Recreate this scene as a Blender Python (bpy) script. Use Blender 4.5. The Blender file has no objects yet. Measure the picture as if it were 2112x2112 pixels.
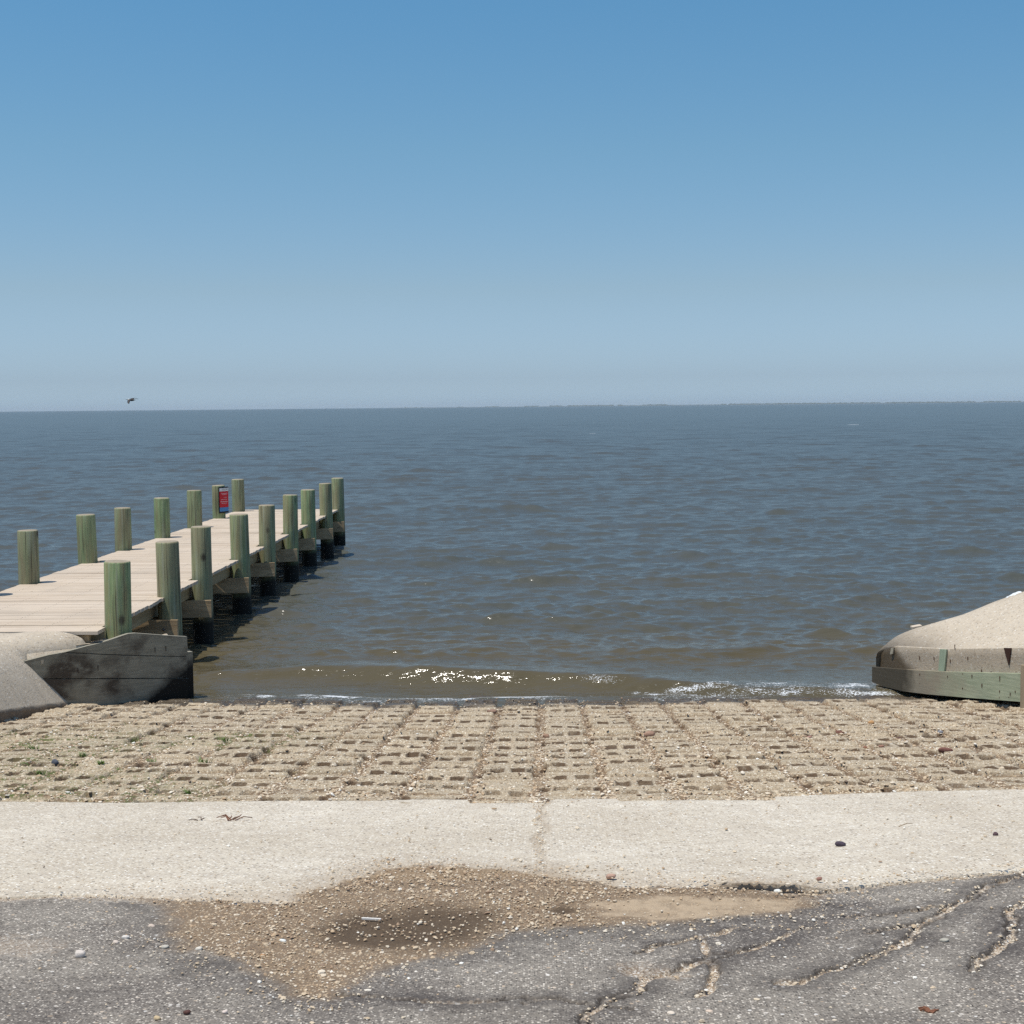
import bpy, math, random
import numpy as np
random.seed(7); RNG = np.random.default_rng(11)
sc = bpy.context.scene
COL = sc.collection
R = math.radians

# ------------------------------------------------------------------ helpers
def tag(o, label=None, cat=None, group=None, kind=None):
    if label: o['label'] = label
    if cat: o['category'] = cat
    if group: o['group'] = group
    if kind: o['kind'] = kind
    return o

def link(name, me, mat=None, parent=None):
    o = bpy.data.objects.new(name, me); COL.objects.link(o)
    if mat is not None and me is not None: me.materials.append(mat)
    if parent is not None: o.parent = parent
    return o

def empty(name, loc=(0, 0, 0)):
    o = bpy.data.objects.new(name, None); COL.objects.link(o)
    o.location = loc; o.empty_display_size = .2
    return o

def fast_mesh(name, V, F, smooth=True, attrs=None):
    """V (n,3) float, F (m,k) int (all faces the same size)"""
    V = np.ascontiguousarray(V, dtype=np.float32); F = np.ascontiguousarray(F, dtype=np.int32)
    me = bpy.data.meshes.new(name)
    m, k = F.shape
    me.vertices.add(len(V)); me.vertices.foreach_set('co', V.ravel())
    me.loops.add(m * k); me.loops.foreach_set('vertex_index', F.ravel())
    me.polygons.add(m); me.polygons.foreach_set('loop_start', np.arange(0, m * k, k, dtype=np.int32))
    me.polygons.foreach_set('use_smooth', np.full(m, bool(smooth)))
    for a, v in (attrs or {}).items():
        at = me.attributes.new(a, 'FLOAT', 'POINT'); at.data.foreach_set('value', np.ascontiguousarray(v, dtype=np.float32).ravel())
    me.update(calc_edges=True); me.validate()
    return me

def grid_faces(nr, nc, keep=None):
    i = np.arange(nr * nc).reshape(nr, nc)
    F = np.stack([i[:-1, :-1], i[:-1, 1:], i[1:, 1:], i[1:, :-1]], -1).reshape(-1, 4)
    if keep is not None: F = F[keep.ravel()]
    return F

def grid_mesh(name, X, Y, Z, attrs=None, keep=None):
    nr, nc = X.shape
    return fast_mesh(name, np.stack([X, Y, Z], -1).reshape(-1, 3), grid_faces(nr, nc, keep), True, attrs)

_T = np.random.default_rng(3).random((256, 256)).astype(np.float32)
def vn(x, y):
    xi = np.floor(x).astype(int); yi = np.floor(y).astype(int)
    fx = x - xi; fy = y - yi
    fx = fx * fx * (3 - 2 * fx); fy = fy * fy * (3 - 2 * fy)
    a = _T[yi % 256, xi % 256]; b = _T[yi % 256, (xi + 1) % 256]
    c = _T[(yi + 1) % 256, xi % 256]; d = _T[(yi + 1) % 256, (xi + 1) % 256]
    return (a * (1 - fx) + b * fx) * (1 - fy) + (c * (1 - fx) + d * fx) * fy
def fbm(x, y, o=4, s=0.):
    t = 0; a = 1; w = 0
    for k in range(o):
        t = t + a * vn(x * 2 ** k + 17.3 * k + s, y * 2 ** k + 9.1 * k + s * 1.7); w += a; a *= .5
    return t / w * 2 - 1
def hsh(i, j, k=0):
    return _T[(i * 37 + k * 91 + 13) % 256, (j * 71 + k * 17 + 5) % 256]
def sstep(a, b, x):
    t = np.clip((x - a) / (b - a), 0, 1); return t * t * (3 - 2 * t)

def seg_dist(X, Y, P):
    d = np.full(X.shape, 1e3)
    for (ax, ay), (bx, by) in zip(P[:-1], P[1:]):
        vx, vy = bx - ax, by - ay
        t = np.clip(((X - ax) * vx + (Y - ay) * vy) / (vx * vx + vy * vy), 0, 1)
        d = np.minimum(d, np.hypot(X - ax - t * vx, Y - ay - t * vy))
    return d
def inside(X, Y, P):
    c = np.zeros(X.shape, bool)
    for (ax, ay), (bx, by) in zip(P, P[1:] + P[:1]):
        if ay == by: continue
        c ^= ((ay > Y) != (by > Y)) & (X < (bx - ax) * (Y - ay) / (by - ay) + ax)
    return c
def sdist(X, Y, P):
    d = seg_dist(X, Y, P + P[:1]); return np.where(inside(X, Y, P), d, -d)

class MB:
    """collects shapes into one mesh"""
    def __init__(s): s.v = []; s.f = []
    def add(s, v, f):
        n = len(s.v); s.v += [tuple(p) for p in v]; s.f += [tuple(i + n for i in q) for q in f]
    def box(s, x0, x1, y0, y1, z0, z1, c=.004):
        # box with chamfered long edges via slightly inset caps
        c = min(c, (x1 - x0) * .3, (y1 - y0) * .3, (z1 - z0) * .3)
        v = []; 
        for z, i in ((z0, c), (z0 + c, 0), (z1 - c, 0), (z1, c)):
            v += [(x0 + i, y0 + i, z), (x1 - i, y0 + i, z), (x1 - i, y1 - i, z), (x0 + i, y1 - i, z)]
        f = [(3, 2, 1, 0), (12, 13, 14, 15)]
        for k in range(3):
            for j in range(4):
                a = k * 4 + j; b = k * 4 + (j + 1) % 4; f.append((a, b, b + 4, a + 4))
        s.add(v, f)
    def beam(s, p, q, w, h, up=(0, 0, 1)):
        p = np.array(p, float); q = np.array(q, float); d = q - p; d /= np.linalg.norm(d)
        sd = np.cross(d, up); sd /= np.linalg.norm(sd); u = np.cross(sd, d)
        v = []
        for e in (p, q):
            for a, b in ((-1, -1), (1, -1), (1, 1), (-1, 1)): v.append(e + sd * a * w / 2 + u * b * h / 2)
        s.add(v, [(0, 1, 2, 3), (7, 6, 5, 4), (0, 4, 5, 1), (1, 5, 6, 2), (2, 6, 7, 3), (3, 7, 4, 0)])
    def prism(s, pts, off):
        """closed outline pts (3D) extruded by vector off"""
        n = len(pts); off = np.array(off)
        v = [np.array(p, float) for p in pts] + [np.array(p, float) + off for p in pts]
        f = [tuple(range(n)), tuple(range(2 * n - 1, n - 1, -1))]
        for i in range(n):
            j = (i + 1) % n; f.append((i, i + n, j + n, j))
        s.add(v, f)
    def build(s, name, mat, parent=None, smooth=False):
        me = bpy.data.meshes.new(name); me.from_pydata(s.v, [], s.f); me.validate()
        import bmesh
        bm = bmesh.new(); bm.from_mesh(me); bmesh.ops.recalc_face_normals(bm, faces=bm.faces); bm.to_mesh(me); bm.free()
        if smooth: me.polygons.foreach_set('use_smooth', [True] * len(me.polygons))
        me.update()
        return link(name, me, mat, parent)

# ------------------------------------------------------------------ node helpers
class NT:
    def __init__(s, name):
        s.m = bpy.data.materials.new(name); s.m.use_nodes = True
        s.t = s.m.node_tree; s.n = s.t.nodes; s.l = s.t.links
        s.b = s.n['Principled BSDF']; s.out = s.n['Material Output']
        s.co = s.n.new('ShaderNodeTexCoord').outputs['Object']
    def lk(s, a, b): s.l.new(a, b)
    def _in(s, sock, v):
        if v is None: return
        if hasattr(v, 'links') or hasattr(v, 'is_linked'): s.l.new(v, sock)
        else:
            if sock.type == 'RGBA' and hasattr(v, '__len__') and len(v) == 3: v = (*v, 1)
            sock.default_value = v
    def mapv(s, scale, v=None, loc=(0, 0, 0)):
        k = s.n.new('ShaderNodeMapping'); k.inputs['Scale'].default_value = scale; k.inputs['Location'].default_value = loc
        s.l.new(v or s.co, k.inputs['Vector']); return k.outputs[0]
    def noise(s, sc_, det=4, rough=.55, v=None, dist=0):
        k = s.n.new('ShaderNodeTexNoise'); k.inputs['Scale'].default_value = sc_; k.inputs['Detail'].default_value = det
        k.inputs['Roughness'].default_value = rough; k.inputs['Distortion'].default_value = dist
        s.l.new(v or s.co, k.inputs['Vector']); return k.outputs['Fac']
    def voro(s, sc_, feat='F1', v=None, out='Distance', rnd=1):
        k = s.n.new('ShaderNodeTexVoronoi'); k.feature = feat; k.inputs['Scale'].default_value = sc_
        k.inputs['Randomness'].default_value = rnd
        s.l.new(v or s.co, k.inputs['Vector']); return k.outputs[out]
    def ramp(s, fac, stops, interp='LINEAR'):
        k = s.n.new('ShaderNodeValToRGB'); k.color_ramp.interpolation = interp
        e = k.color_ramp.elements
        while len(e) < len(stops): e.new(.5)
        for q, (p, c) in zip(e, stops):
            q.position = p; q.color = (c, c, c, 1) if not hasattr(c, '__len__') else (*c, 1)
        s.l.new(fac, k.inputs[0]); return k.outputs[0]
    def mix(s, fac, a, b, mode='MIX'):
        k = s.n.new('ShaderNodeMix'); k.data_type = 'RGBA'; k.blend_type = mode
        s._in(k.inputs[0], fac); s._in(k.inputs[6], a); s._in(k.inputs[7], b); return k.outputs[2]
    def math(s, op, a, b=None, c=None, clamp=False):
        k = s.n.new('ShaderNodeMath'); k.operation = op; k.use_clamp = clamp
        s._in(k.inputs[0], a); s._in(k.inputs[1], b); s._in(k.inputs[2], c); return k.outputs[0]
    def attr(s, name):
        k = s.n.new('ShaderNodeAttribute'); k.attribute_name = name; return k.outputs['Fac']
    def sep(s, v=None):
        k = s.n.new('ShaderNodeSeparateXYZ'); s.l.new(v or s.co, k.inputs[0]); return k.outputs
    def geo(s, o='Position'): 
        k = s.n.new('ShaderNodeNewGeometry'); return k.outputs[o]
    def bump(s, h, dist, strength=1, prev=None):
        k = s.n.new('ShaderNodeBump'); k.inputs['Distance'].default_value = dist; k.inputs['Strength'].default_value = strength
        s.l.new(h, k.inputs['Height'])
        if prev is not None: s.l.new(prev, k.inputs['Normal'])
        return k.outputs[0]
    def fin(s, col=None, rough=None, normal=None, spec=None):
        s._in(s.b.inputs['Base Color'], col); s._in(s.b.inputs['Roughness'], rough)
        if normal is not None: s.l.new(normal, s.b.inputs['Normal'])
        if spec is not None: s._in(s.b.inputs['Specular IOR Level'], spec)
        return s.m

# ------------------------------------------------------------------ terrain profile (metres, water level z = 0)
def zg(Y):
    return np.interp(Y, [-40, 0, 3.6, 5.45, 8.1, 30, 60], [2.2, 1.62, 1.42, 1.22, .845, -1.74, -2.2])

# outlines on the ground, metres
ASPH_EDGE = [(-9, 5.5), (-3.2, 5.42), (-2.11, 5.4), (-1.93, 5.44), (-1.68, 5.43), (-1.47, 5.35), (-1.3, 5.34), (-1.11, 5.3), (-1.0, 5.29), (-0.88, 5.36), (-0.69, 5.44), (-0.43, 5.48),
             (-0.05, 5.5), (0.23, 5.5), (0.67, 5.53), (1.05, 5.48), (1.21, 5.56), (1.51, 5.71), (1.73, 5.78), (1.99, 5.91), (3, 6.05), (9, 6.3)]
SLAB_FAR = [(-9, 8.0), (-3.11, 8.02), (-2.4, 7.97), (-1.56, 8.02), (-1.0, 8.0), (-0.67, 8.04), (-0.44, 8.02), (-0.42, 7.88), (0.02, 7.9), (0.03, 8.03), (0.4, 8.03), (0.42, 7.93), (1.29, 7.95),
            (1.31, 8.1), (1.75, 8.2), (2.19, 8.29), (2.8, 8.35), (9, 8.6)]
DIRT = [(-1.64, 5.41), (-1.43, 5.18), (-1.33, 4.93), (-1.2, 4.65), (-1.0, 4.48), (-0.84, 4.26), (-0.73, 4.14), (-0.64, 4.14), (-0.58, 4.31), (-0.51, 4.47), (-0.36, 4.59), (-0.27, 4.64), (-0.13, 4.83),
        (-0.04, 4.89), (0.21, 4.92), (0.47, 4.99), (0.65, 5.09), (0.93, 5.16), (1.04, 5.31), (1.05, 5.47), (0.67, 5.56), (0.33, 5.58), (0.11, 5.7), (-0.13, 5.84), (-0.47, 5.98), (-0.67, 5.93), (-0.83, 5.64),
        (-1.0, 5.34), (-1.3, 5.36)]
DAMP = [(-0.73, 4.93), (-0.64, 5.1), (-0.52, 5.08), (-0.4, 5.17), (-0.22, 5.13), (-0.23, 4.99), (-0.28, 4.83), (-0.37, 4.73), (-0.53, 4.74), (-0.67, 4.8)]
DAMP2 = [(-0.03, 5.17), (0.06, 5.23), (0.14, 5.17), (0.06, 5.11)]
CRACKS = [[(-.62, 4.16), (-.3, 4.05), (.0, 4.12), (.25, 4.0)], [(2.6, 6.2), (1.96, 5.83), (1.71, 5.54), (1.58, 5.33), (1.42, 5.14), (1.33, 5.0), (1.23, 4.78), (1.12, 4.63), (0.99, 4.49), (0.87, 4.4), (0.76, 4.27), (0.69, 4.25)],
          [(2.2, 5.4), (1.78, 5.29), (1.71, 5.2), (1.63, 4.97), (1.55, 4.75), (1.47, 4.61), (1.39, 4.52), (1.32, 4.38)], [(1.43, 5.23), (1.27, 5.14), (1.07, 5.09)],
          [(0.92, 4.92), (0.85, 4.88), (0.76, 4.73), (0.63, 4.6), (0.52, 4.52), (0.41, 4.4), (0.31, 4.3), (0.27, 4.17), (0.17, 4.08), (0.1, 3.96), (0.08, 3.6)],
          [(0.68, 4.93), (0.58, 4.84), (0.47, 4.76), (0.37, 4.69), (0.29, 4.59)], [(0.53, 4.76), (0.52, 4.54), (0.51, 4.36), (0.49, 4.2), (0.44, 4.13)],
          [(1.3, 4.97), (1.22, 4.94), (1.11, 4.85)], [(0.26, 4.42), (0.3, 4.31), (0.4, 4.39)], [(-0.05, 4.07), (-0.01, 4.11), (0.02, 4.11)]]
def poly_y(P, X): 
    return np.interp(X, [p[0] for p in P], [p[1] for p in P])

def ground_masks(X, Y):
    w = .10 * fbm(X * 3, Y * 3, 4, 5) + .04 * fbm(X * 14, Y * 14, 3, 2)
    d = sdist(X, Y, DIRT) + w
    dirt = sstep(-.05, .07, d)
    spread = sstep(-.6, .05, sdist(X, Y, DIRT) + w * 1.5)
    damp = np.maximum(sstep(-.17, .03, sdist(X, Y, DAMP) + w * .8), sstep(-.03, .03, sdist(X, Y, DAMP2) + w * .2))
    cd = np.full(X.shape, 9.)
    wx = X + .025 * fbm(X * 9, Y * 9, 3, 8); wy = Y + .03 * fbm(X * 9, Y * 9, 3, 31)
    for k, c in enumerate(CRACKS): cd = np.minimum(cd, seg_dist(wx, wy, c) * (1.15 if k in (1, 2, 4) else 1.6) + (.012 if k == 0 else 0))
    return dirt, spread, damp, cd

# ------------------------------------------------------------------ materials
def mat_asphalt():
    s = NT('asphalt')
    v = s.voro(130, out='Color'); vr = s.sep(v)[0]
    base = s.ramp(s.noise(6, 5), [(.3, (.20, .172, .138)), (.7, (.31, .272, .22))])
    big = s.noise(1.3, 3)
    base = s.mix(s.ramp(big, [(.45, 0.), (.62, 1.)]), base, (.17, .145, .12), 'MIX')
    blot = s.ramp(s.noise(2.6, 6, .68, None, .8), [(.50, 0.), (.66, 1.)])
    chips = s.ramp(vr, [(0, (.06, .052, .045)), (.2, (.18, .155, .13)), (.45, (.30, .265, .22)), (.72, (.45, .39, .32)), (.88, (.78, .70, .58))], 'CONSTANT')
    dd = s.voro(130)
    col = s.mix(s.ramp(dd, [(.35, .85), (.6, 0.)]), base, chips)
    # larger pale chips
    v2 = s.voro(52, out='Color'); r2 = s.sep(v2)[1]; d2 = s.voro(52)
    m2 = s.math('MULTIPLY', s.ramp(r2, [(.86, 0.), (.87, 1.)]), s.ramp(d2, [(.28, 1.), (.36, 0.)]))
    col = s.mix(m2, col, s.ramp(s.sep(v2)[2], [(0, (.6, .55, .48)), (.5, (.5, .38, .26)), (1, (.75, .72, .66))]))
    crack = s.attr('crack'); dark = s.attr('dark')
    col = s.mix(s.math('MULTIPLY', blot, .38), col, (.075, .062, .052))
    col = s.mix(s.math('MULTIPLY', s.math('MULTIPLY', dark, s.ramp(s.noise(7, 5, .65), [(.35, .3), (.6, 1.)])), .78), col, (.055, .045, .040))
    col = s.mix(s.attr('fissure'), col, (.018, .014, .012))
    grit = s.ramp(s.sep(s.voro(170, out='Color'))[0], [(0, (.28, .2, .13)), (.4, (.5, .4, .29)), (.75, (.68, .6, .48)), (.9, (.82, .77, .68))], 'CONSTANT')
    col = s.mix(crack, col, grit)
    dirt = s.attr('dirt')
    dcol = s.mix(s.ramp(s.voro(110, out='Distance'), [(.2, .75), (.55, 0.)]), (.215, .155, .10), s.ramp(s.sep(s.voro(110, out='Color'))[0], [(0, (.18, .11, .06)), (.25, (.36, .235, .13)), (.5, (.52, .37, .22)), (.8, (.78, .65, .46))], 'CONSTANT'))
    dcol = s.mix(s.math('MULTIPLY', s.attr('damp'), .88), dcol, (.085, .056, .032))
    dcol = s.mix(s.attr('sand'), dcol, s.mix(s.noise(60, 4), (.38, .28, .175), (.48, .37, .25)))
    col = s.mix(dirt, col, dcol)
    h = s.math('ADD', s.math('MULTIPLY', s.noise(90, 4, .7), .6), s.math('MULTIPLY', s.voro(130), -.5))
    return s.fin(col, .85, s.bump(h, .006, .8), .25)

def mat_slab():
    s = NT('apron_concrete')
    big = s.noise(1.1, 4); mid = s.noise(9, 5)
    base = s.mix(s.ramp(big, [(.35, 0.), (.65, 1.)]), (.55, .475, .365), (.67, .595, .475))
    base = s.mix(s.ramp(mid, [(.4, 0.), (.7, .5)]), base, (.42, .355, .28))
    v = s.mapv((1, 1.2, 1))
    frag = s.sep(s.voro(75, out='Color'))
    fd = s.voro(75)
    shell = s.ramp(frag[0], [(0, (.30, .22, .14)), (.12, (.50, .42, .31)), (.45, (.62, .54, .42)), (.74, (.80, .73, .60)), (.9, (.93, .89, .79))], 'CONSTANT')
    col = s.mix(s.ramp(fd, [(.3, .8), (.55, 0.)]), base, shell)
    pit = s.math('MULTIPLY', s.ramp(s.sep(s.voro(58, out='Color', v=s.mapv((.6, 1.1, 1))))[1], [(.72, 0.), (.74, 1.)]), s.ramp(s.voro(58, v=s.mapv((.6, 1.1, 1))), [(.14, 1.), (.24, 0.)]))
    col = s.mix(s.math('MULTIPLY', pit, .92), col, (.10, .07, .045))
    hair = s.ramp(s.voro(5.5, 'DISTANCE_TO_EDGE', s.mapv((1, 1.3, 1), None)), [(.0, .0), (.012, 0.)])
    dirt = s.attr('dirt')
    dcol = s.mix(s.ramp(s.voro(90, out='Distance'), [(.2, .8), (.55, 0.)]), (.28, .195, .115), s.ramp(s.sep(s.voro(90, out='Color'))[0], [(0, (.2, .13, .08)), (.3, (.36, .25, .15)), (.6, (.5, .38, .26)), (.88, (.74, .65, .52))], 'CONSTANT'))
    col = s.mix(dirt, col, dcol)
    col = s.mix(s.math('MULTIPLY', s.attr('edge'), s.ramp(s.noise(30, 3), [(.35, 0.), (.6, 1.)])), col, (.16, .115, .08))
    h = s.math('ADD', s.math('MULTIPLY', s.noise(70, 4, .7), 1.1), s.math('MULTIPLY', pit, -1.8))
    h = s.math('ADD', h, s.math('MULTIPLY', fd, -.5))
    return s.fin(col, .85, s.bump(h, .006, .9), .25)

def mat_ramp():
    s = NT('ramp_blocks')
    blk = s.attr('block'); hole = s.attr('hole'); wet = s.attr('wet'); tint = s.attr('tint'); moss = s.attr('moss')
    base = s.mix(s.noise(7, 5), (.40, .31, .20), (.57, .465, .32))
    base = s.mix(tint, base, (.40, .325, .225))
    gr = s.sep(s.voro(95, out='Color')); gd = s.voro(95)
    agg = s.ramp(gr[0], [(0, (.14, .09, .05)), (.16, (.32, .245, .155)), (.5, (.47, .385, .265)), (.74, (.68, .59, .44)), (.88, (.92, .86, .72))], 'CONSTANT')
    base = s.mix(s.ramp(gd, [(.3, .8), (.6, 0.)]), base, agg)
    fill = s.ramp(s.sep(s.voro(70, out='Color'))[2], [(0, (.17, .105, .06)), (.25, (.32, .22, .13)), (.5, (.50, .38, .235)), (.75, (.68, .57, .40)), (.91, (.88, .8, .64))], 'CONSTANT')
    fill = s.mix(s.ramp(s.voro(70), [(.3, 1.), (.6, 0.)]), (.2, .135, .08), fill)
    col = s.mix(blk, fill, base)
    col = s.mix(hole, col, (.105, .066, .038))  # dark brown cells: dirt, with the recess shade also put into the colour
    col = s.mix(s.math('MULTIPLY', moss, s.ramp(s.noise(25, 4), [(.45, 0.), (.6, 1.)])), col, (.10, .13, .035))
    col = s.mix(s.math('MULTIPLY', wet, .95), col, s.mix(s.noise(12, 4), (.05, .036, .024), (.11, .085, .055)))
    h = s.math('ADD', s.math('MULTIPLY', s.noise(80, 4, .7), .7), s.math('MULTIPLY', gd, -.6))
    rough = s.math('SUBTRACT', .88, s.math('MULTIPLY', wet, .6))
    return s.fin(col, rough, s.bump(h, .008, .9), .3)

def mat_bank():
    s = NT('bank_concrete')
    base = s.mix(s.ramp(s.noise(1.4, 5), [(.3, 0.), (.7, 1.)]), (.47, .39, .285), (.58, .49, .37))
    fd = s.voro(46); fc = s.sep(s.voro(46, out='Color'))[0]
    base = s.mix(s.ramp(s.noise(16, 5, .7), [(.45, 0.), (.75, .45)]), base, (.36, .29, .21))
    base = s.mix(s.ramp(fd, [(.25, .6), (.55, 0.)]), base, s.ramp(fc, [(0, (.25, .2, .15)), (.2, (.46, .41, .34)), (.8, (.6, .55, .47)), (.95, (.8, .76, .68))], 'CONSTANT'))
    z = s.sep(s.geo())[2]
    wet = s.attr('wet')
    col = s.mix(s.math('MULTIPLY', wet, .93), base, s.mix(s.noise(9, 4), (.045, .032, .018), (.10, .07, .035)))
    col = s.mix(s.math('MULTIPLY', s.attr('edge'), .85), col, s.mix(s.noise(22, 4), (.06, .04, .025), (.24, .17, .11)))
    h = s.math('ADD', s.math('MULTIPLY', s.noise(60, 5, .65), .8), s.math('MULTIPLY', s.noise(4, 3), 1.5))
    return s.fin(col, s.math('SUBTRACT', .85, s.math('MULTIPLY', wet, .45)), s.bump(h, .008, .7), .3)

def mat_wood(name, c1, c2, streak=(14, 14, 14), grain=(3, 60, 60), knots=True, wetz=None, wetcol=(.02, .017, .012), rough=.8, worn=None):
    s = NT(name)
    g = s.noise(1, 5, .6, s.mapv(grain))
    g2 = s.noise(1, 3, .6, s.mapv(tuple(q * .22 for q in grain), None, (3, 5, 1)))
    col = s.mix(s.ramp(g, [(.3, 0.), (.7, 1.)]), c1, c2)
    col = s.mix(s.ramp(g2, [(.4, 0.), (.75, .6)]), col, tuple(q * .62 for q in c1))
    if worn: col = s.mix(s.ramp(s.noise(2.5, 4), [(.45, 0.), (.62, 1.)]), col, worn)
    if knots:
        k = s.voro(2.3, 'F1', s.mapv(tuple(max(.6, q / 20) for q in grain)))
        col = s.mix(s.ramp(k, [(.03, .8), (.07, 0.)]), col, tuple(q * .35 for q in c1))
    rr = rough
    if wetz:
        z = s.sep(s.geo())[2]
        n = s.math('MULTIPLY', s.math('SUBTRACT', s.noise(5, 3), .5), .25)
        zz = s.math('ADD', z, n)
        w = s.n.new('ShaderNodeMapRange'); w.inputs[1].default_value = wetz[0]; w.inputs[2].default_value = wetz[1]
        w.inputs[3].default_value = 1; w.inputs[4].default_value = 0; s.l.new(zz, w.inputs[0])
        col = s.mix(w.outputs[0], col, wetcol)
        rr = s.math('SUBTRACT', rough, s.math('MULTIPLY', w.outputs[0], .4))
    h = s.math('ADD', g, s.math('MULTIPLY', g2, .6))
    return s.fin(col, rr, s.bump(h, .004, .7), .3)

def mat_piling():
    s = NT('treated_piling')
    oi = s.n.new('ShaderNodeObjectInfo').outputs['Random']
    off = s.n.new('ShaderNodeVectorMath'); off.operation = 'ADD'; s.l.new(s.co, off.inputs[0])
    cmb = s.n.new('ShaderNodeCombineXYZ'); k = s.math('MULTIPLY', oi, 40.)
    s.l.new(k, cmb.inputs[0]); s.l.new(k, cmb.inputs[1]); s.l.new(k, cmb.inputs[2]); s.l.new(cmb.outputs[0], off.inputs[1])
    P = off.outputs[0]
    g = s.noise(1, 5, .65, s.mapv((30, 30, 2.2), P)); g2 = s.noise(1, 4, .6, s.mapv((9, 9, 1.1), P)); g3 = s.noise(1, 2, .5, s.mapv((60, 60, 1.2), P))
    col = s.mix(s.ramp(g, [(.3, 0.), (.7, 1.)]), (.15, .22, .10), (.33, .40, .20))
    col = s.mix(s.ramp(g2, [(.42, 0.), (.62, .85)]), col, (.25, .215, .11))
    col = s.mix(s.math('MULTIPLY', s.ramp(oi, [(.3, 0.), (.9, 1.)]), .55), col, (.27, .235, .15))
    col = s.mix(s.ramp(g3, [(.56, 0.), (.68, .85)]), col, (.075, .06, .038))
    kn = s.ramp(s.voro(2.6, 'F1', s.mapv((1, 1, .7), P)), [(.05, .9), (.13, 0.)])
    col = s.mix(kn, col, (.06, .045, .028))
    col = s.mix(s.ramp(s.noise(1, 3, .6, s.mapv((22, 22, .9), P)), [(.55, 0.), (.7, .6)]), col, (.34, .36, .27))
    z = s.sep(s.geo())[2]
    nz = s.sep(s.geo('Normal'))[2]
    col = s.mix(s.ramp(nz, [(.6, 0.), (.85, 1.)]), col, s.mix(s.noise(14, 4), (.22, .17, .11), (.42, .36, .26)))
    zz = s.math('ADD', z, s.math('MULTIPLY', s.math('SUBTRACT', s.noise(6, 3), .5), .2))
    w = s.n.new('ShaderNodeMapRange'); w.inputs[1].default_value = .25; w.inputs[2].default_value = .48
    w.inputs[3].default_value = 1; w.inputs[4].default_value = 0; s.l.new(zz, w.inputs[0])
    col = s.mix(w.outputs[0], col, (.012, .010, .007))
    h = s.math('ADD', g, s.math('MULTIPLY', g3, .8))
    return s.fin(col, .75, s.bump(h, .006, .7), .3)

def mat_deck():
    s = NT('deck_boards')
    g = s.noise(1, 5, .65, s.mapv((2.2, 45, 30))); g2 = s.noise(1, 4, .6, s.mapv((.8, 14, 5)))
    t = s.attr('tint')
    col = s.mix(s.ramp(g, [(.3, 0.), (.65, 1.)]), (.42, .33, .235), (.60, .495, .375))
    col = s.mix(s.ramp(g2, [(.5, 0.), (.75, .7)]), col, (.35, .25, .17))
    col = s.mix(s.math('MULTIPLY', t, .55), col, (.66, .55, .43))
    sp = s.ramp(s.noise(1, 3, .6, s.mapv((9, 60, 9))), [(.68, 0.), (.74, .8)])
    col = s.mix(sp, col, (.12, .085, .06))
    col = s.mix(s.ramp(s.noise(1.2, 4), [(.5, 0.), (.7, .35)]), col, (.40, .34, .27))
    return s.fin(col, .85, s.bump(g, .003, .6), .25)

def mat_plain(name, c, rough=.7, var=.25, scale=20, metal=0, spec=.3):
    s = NT(name)
    col = s.mix(s.noise(scale, 4), tuple(q * (1 - var) for q in c), tuple(min(1, q * (1 + var)) for q in c))
    s.b.inputs['Metallic'].default_value = metal
    return s.fin(col, rough, s.bump(s.noise(scale * 2, 4), .003, .4), spec)

def mat_stone(name='shell_gravel', wet=False):
    s = NT(name); t = s.attr('tint')
    col = s.ramp(t, [(0, (.14, .08, .045)), (.14, (.30, .18, .10)), (.32, (.46, .31, .17)), (.5, (.58, .44, .28)), (.7, (.68, .56, .40)), (.86, (.80, .71, .57)), (1, (.9, .86, .76))])
    col = s.mix(.2, col, s.mix(s.noise(60, 4), (.2, .14, .09), (.75, .7, .6)))
    return s.fin(col, .8, None, .25)

def mat_water():
    s = NT('bay_water')
    foam = s.attr('foam')
    # silty water: sky mirrored on top of a brown body
    col = s.mix(s.attr('silt'), s.mix(s.noise(.2, 3), (.072, .080, .070), (.088, .092, .078)), s.mix(s.noise(.6, 3), (.086, .070, .037), (.108, .088, .048)))
    P = s.mapv((.7, 2.1, 1))
    r1 = s.noise(3.2, 3, .55, P, .3); r2 = s.noise(9, 3, .6, P, .3); r3 = s.noise(24, 2, .5, P)
    h = s.math('ADD', s.math('MULTIPLY', r1, .022), s.math('ADD', s.math('MULTIPLY', r2, .011), s.math('MULTIPLY', r3, .0006)))
    nb = s.bump(h, 1.0, 1.0)
    fv = s.mapv((1, 1.6, 1))
    f1 = s.noise(22, 5, .75, fv, 1.2)
    lace = s.ramp(s.voro(26, 'DISTANCE_TO_EDGE', fv), [(.0, .16), (.18, 0.)])
    fa = s.math('SUBTRACT', s.math('ADD', foam, s.math('ADD', f1, lace)), 1.02)
    fm = s.ramp(fa, [(.0, 0.), (.10, .9)])
    s.b.inputs['IOR'].default_value = 1.333
    s.fin(s.mix(fm, col, (.72, .74, .74)), s.mix(fm, s.attr('rough'), (.7, .7, .7)), nb, .5)
    return s.m

# ------------------------------------------------------------------ ground sheets
M_ASPH = mat_asphalt(); M_SLAB = mat_slab(); M_RAMP = mat_ramp(); M_BANK = mat_bank(); M_STONE = mat_stone()

def spaced(a0, a1, step, far0, far1, n=14):
    mid = np.arange(a0, a1 + 1e-6, step)
    lo = a0 - (a0 - far0) * (np.linspace(1, 0, n, endpoint=False)) ** 3 if far0 < a0 else np.array([])
    hi = a1 + (far1 - a1) * (np.linspace(0, 1, n + 1)[1:]) ** 3 if far1 > a1 else np.array([])
    return np.concatenate([lo, mid, hi])

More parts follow.
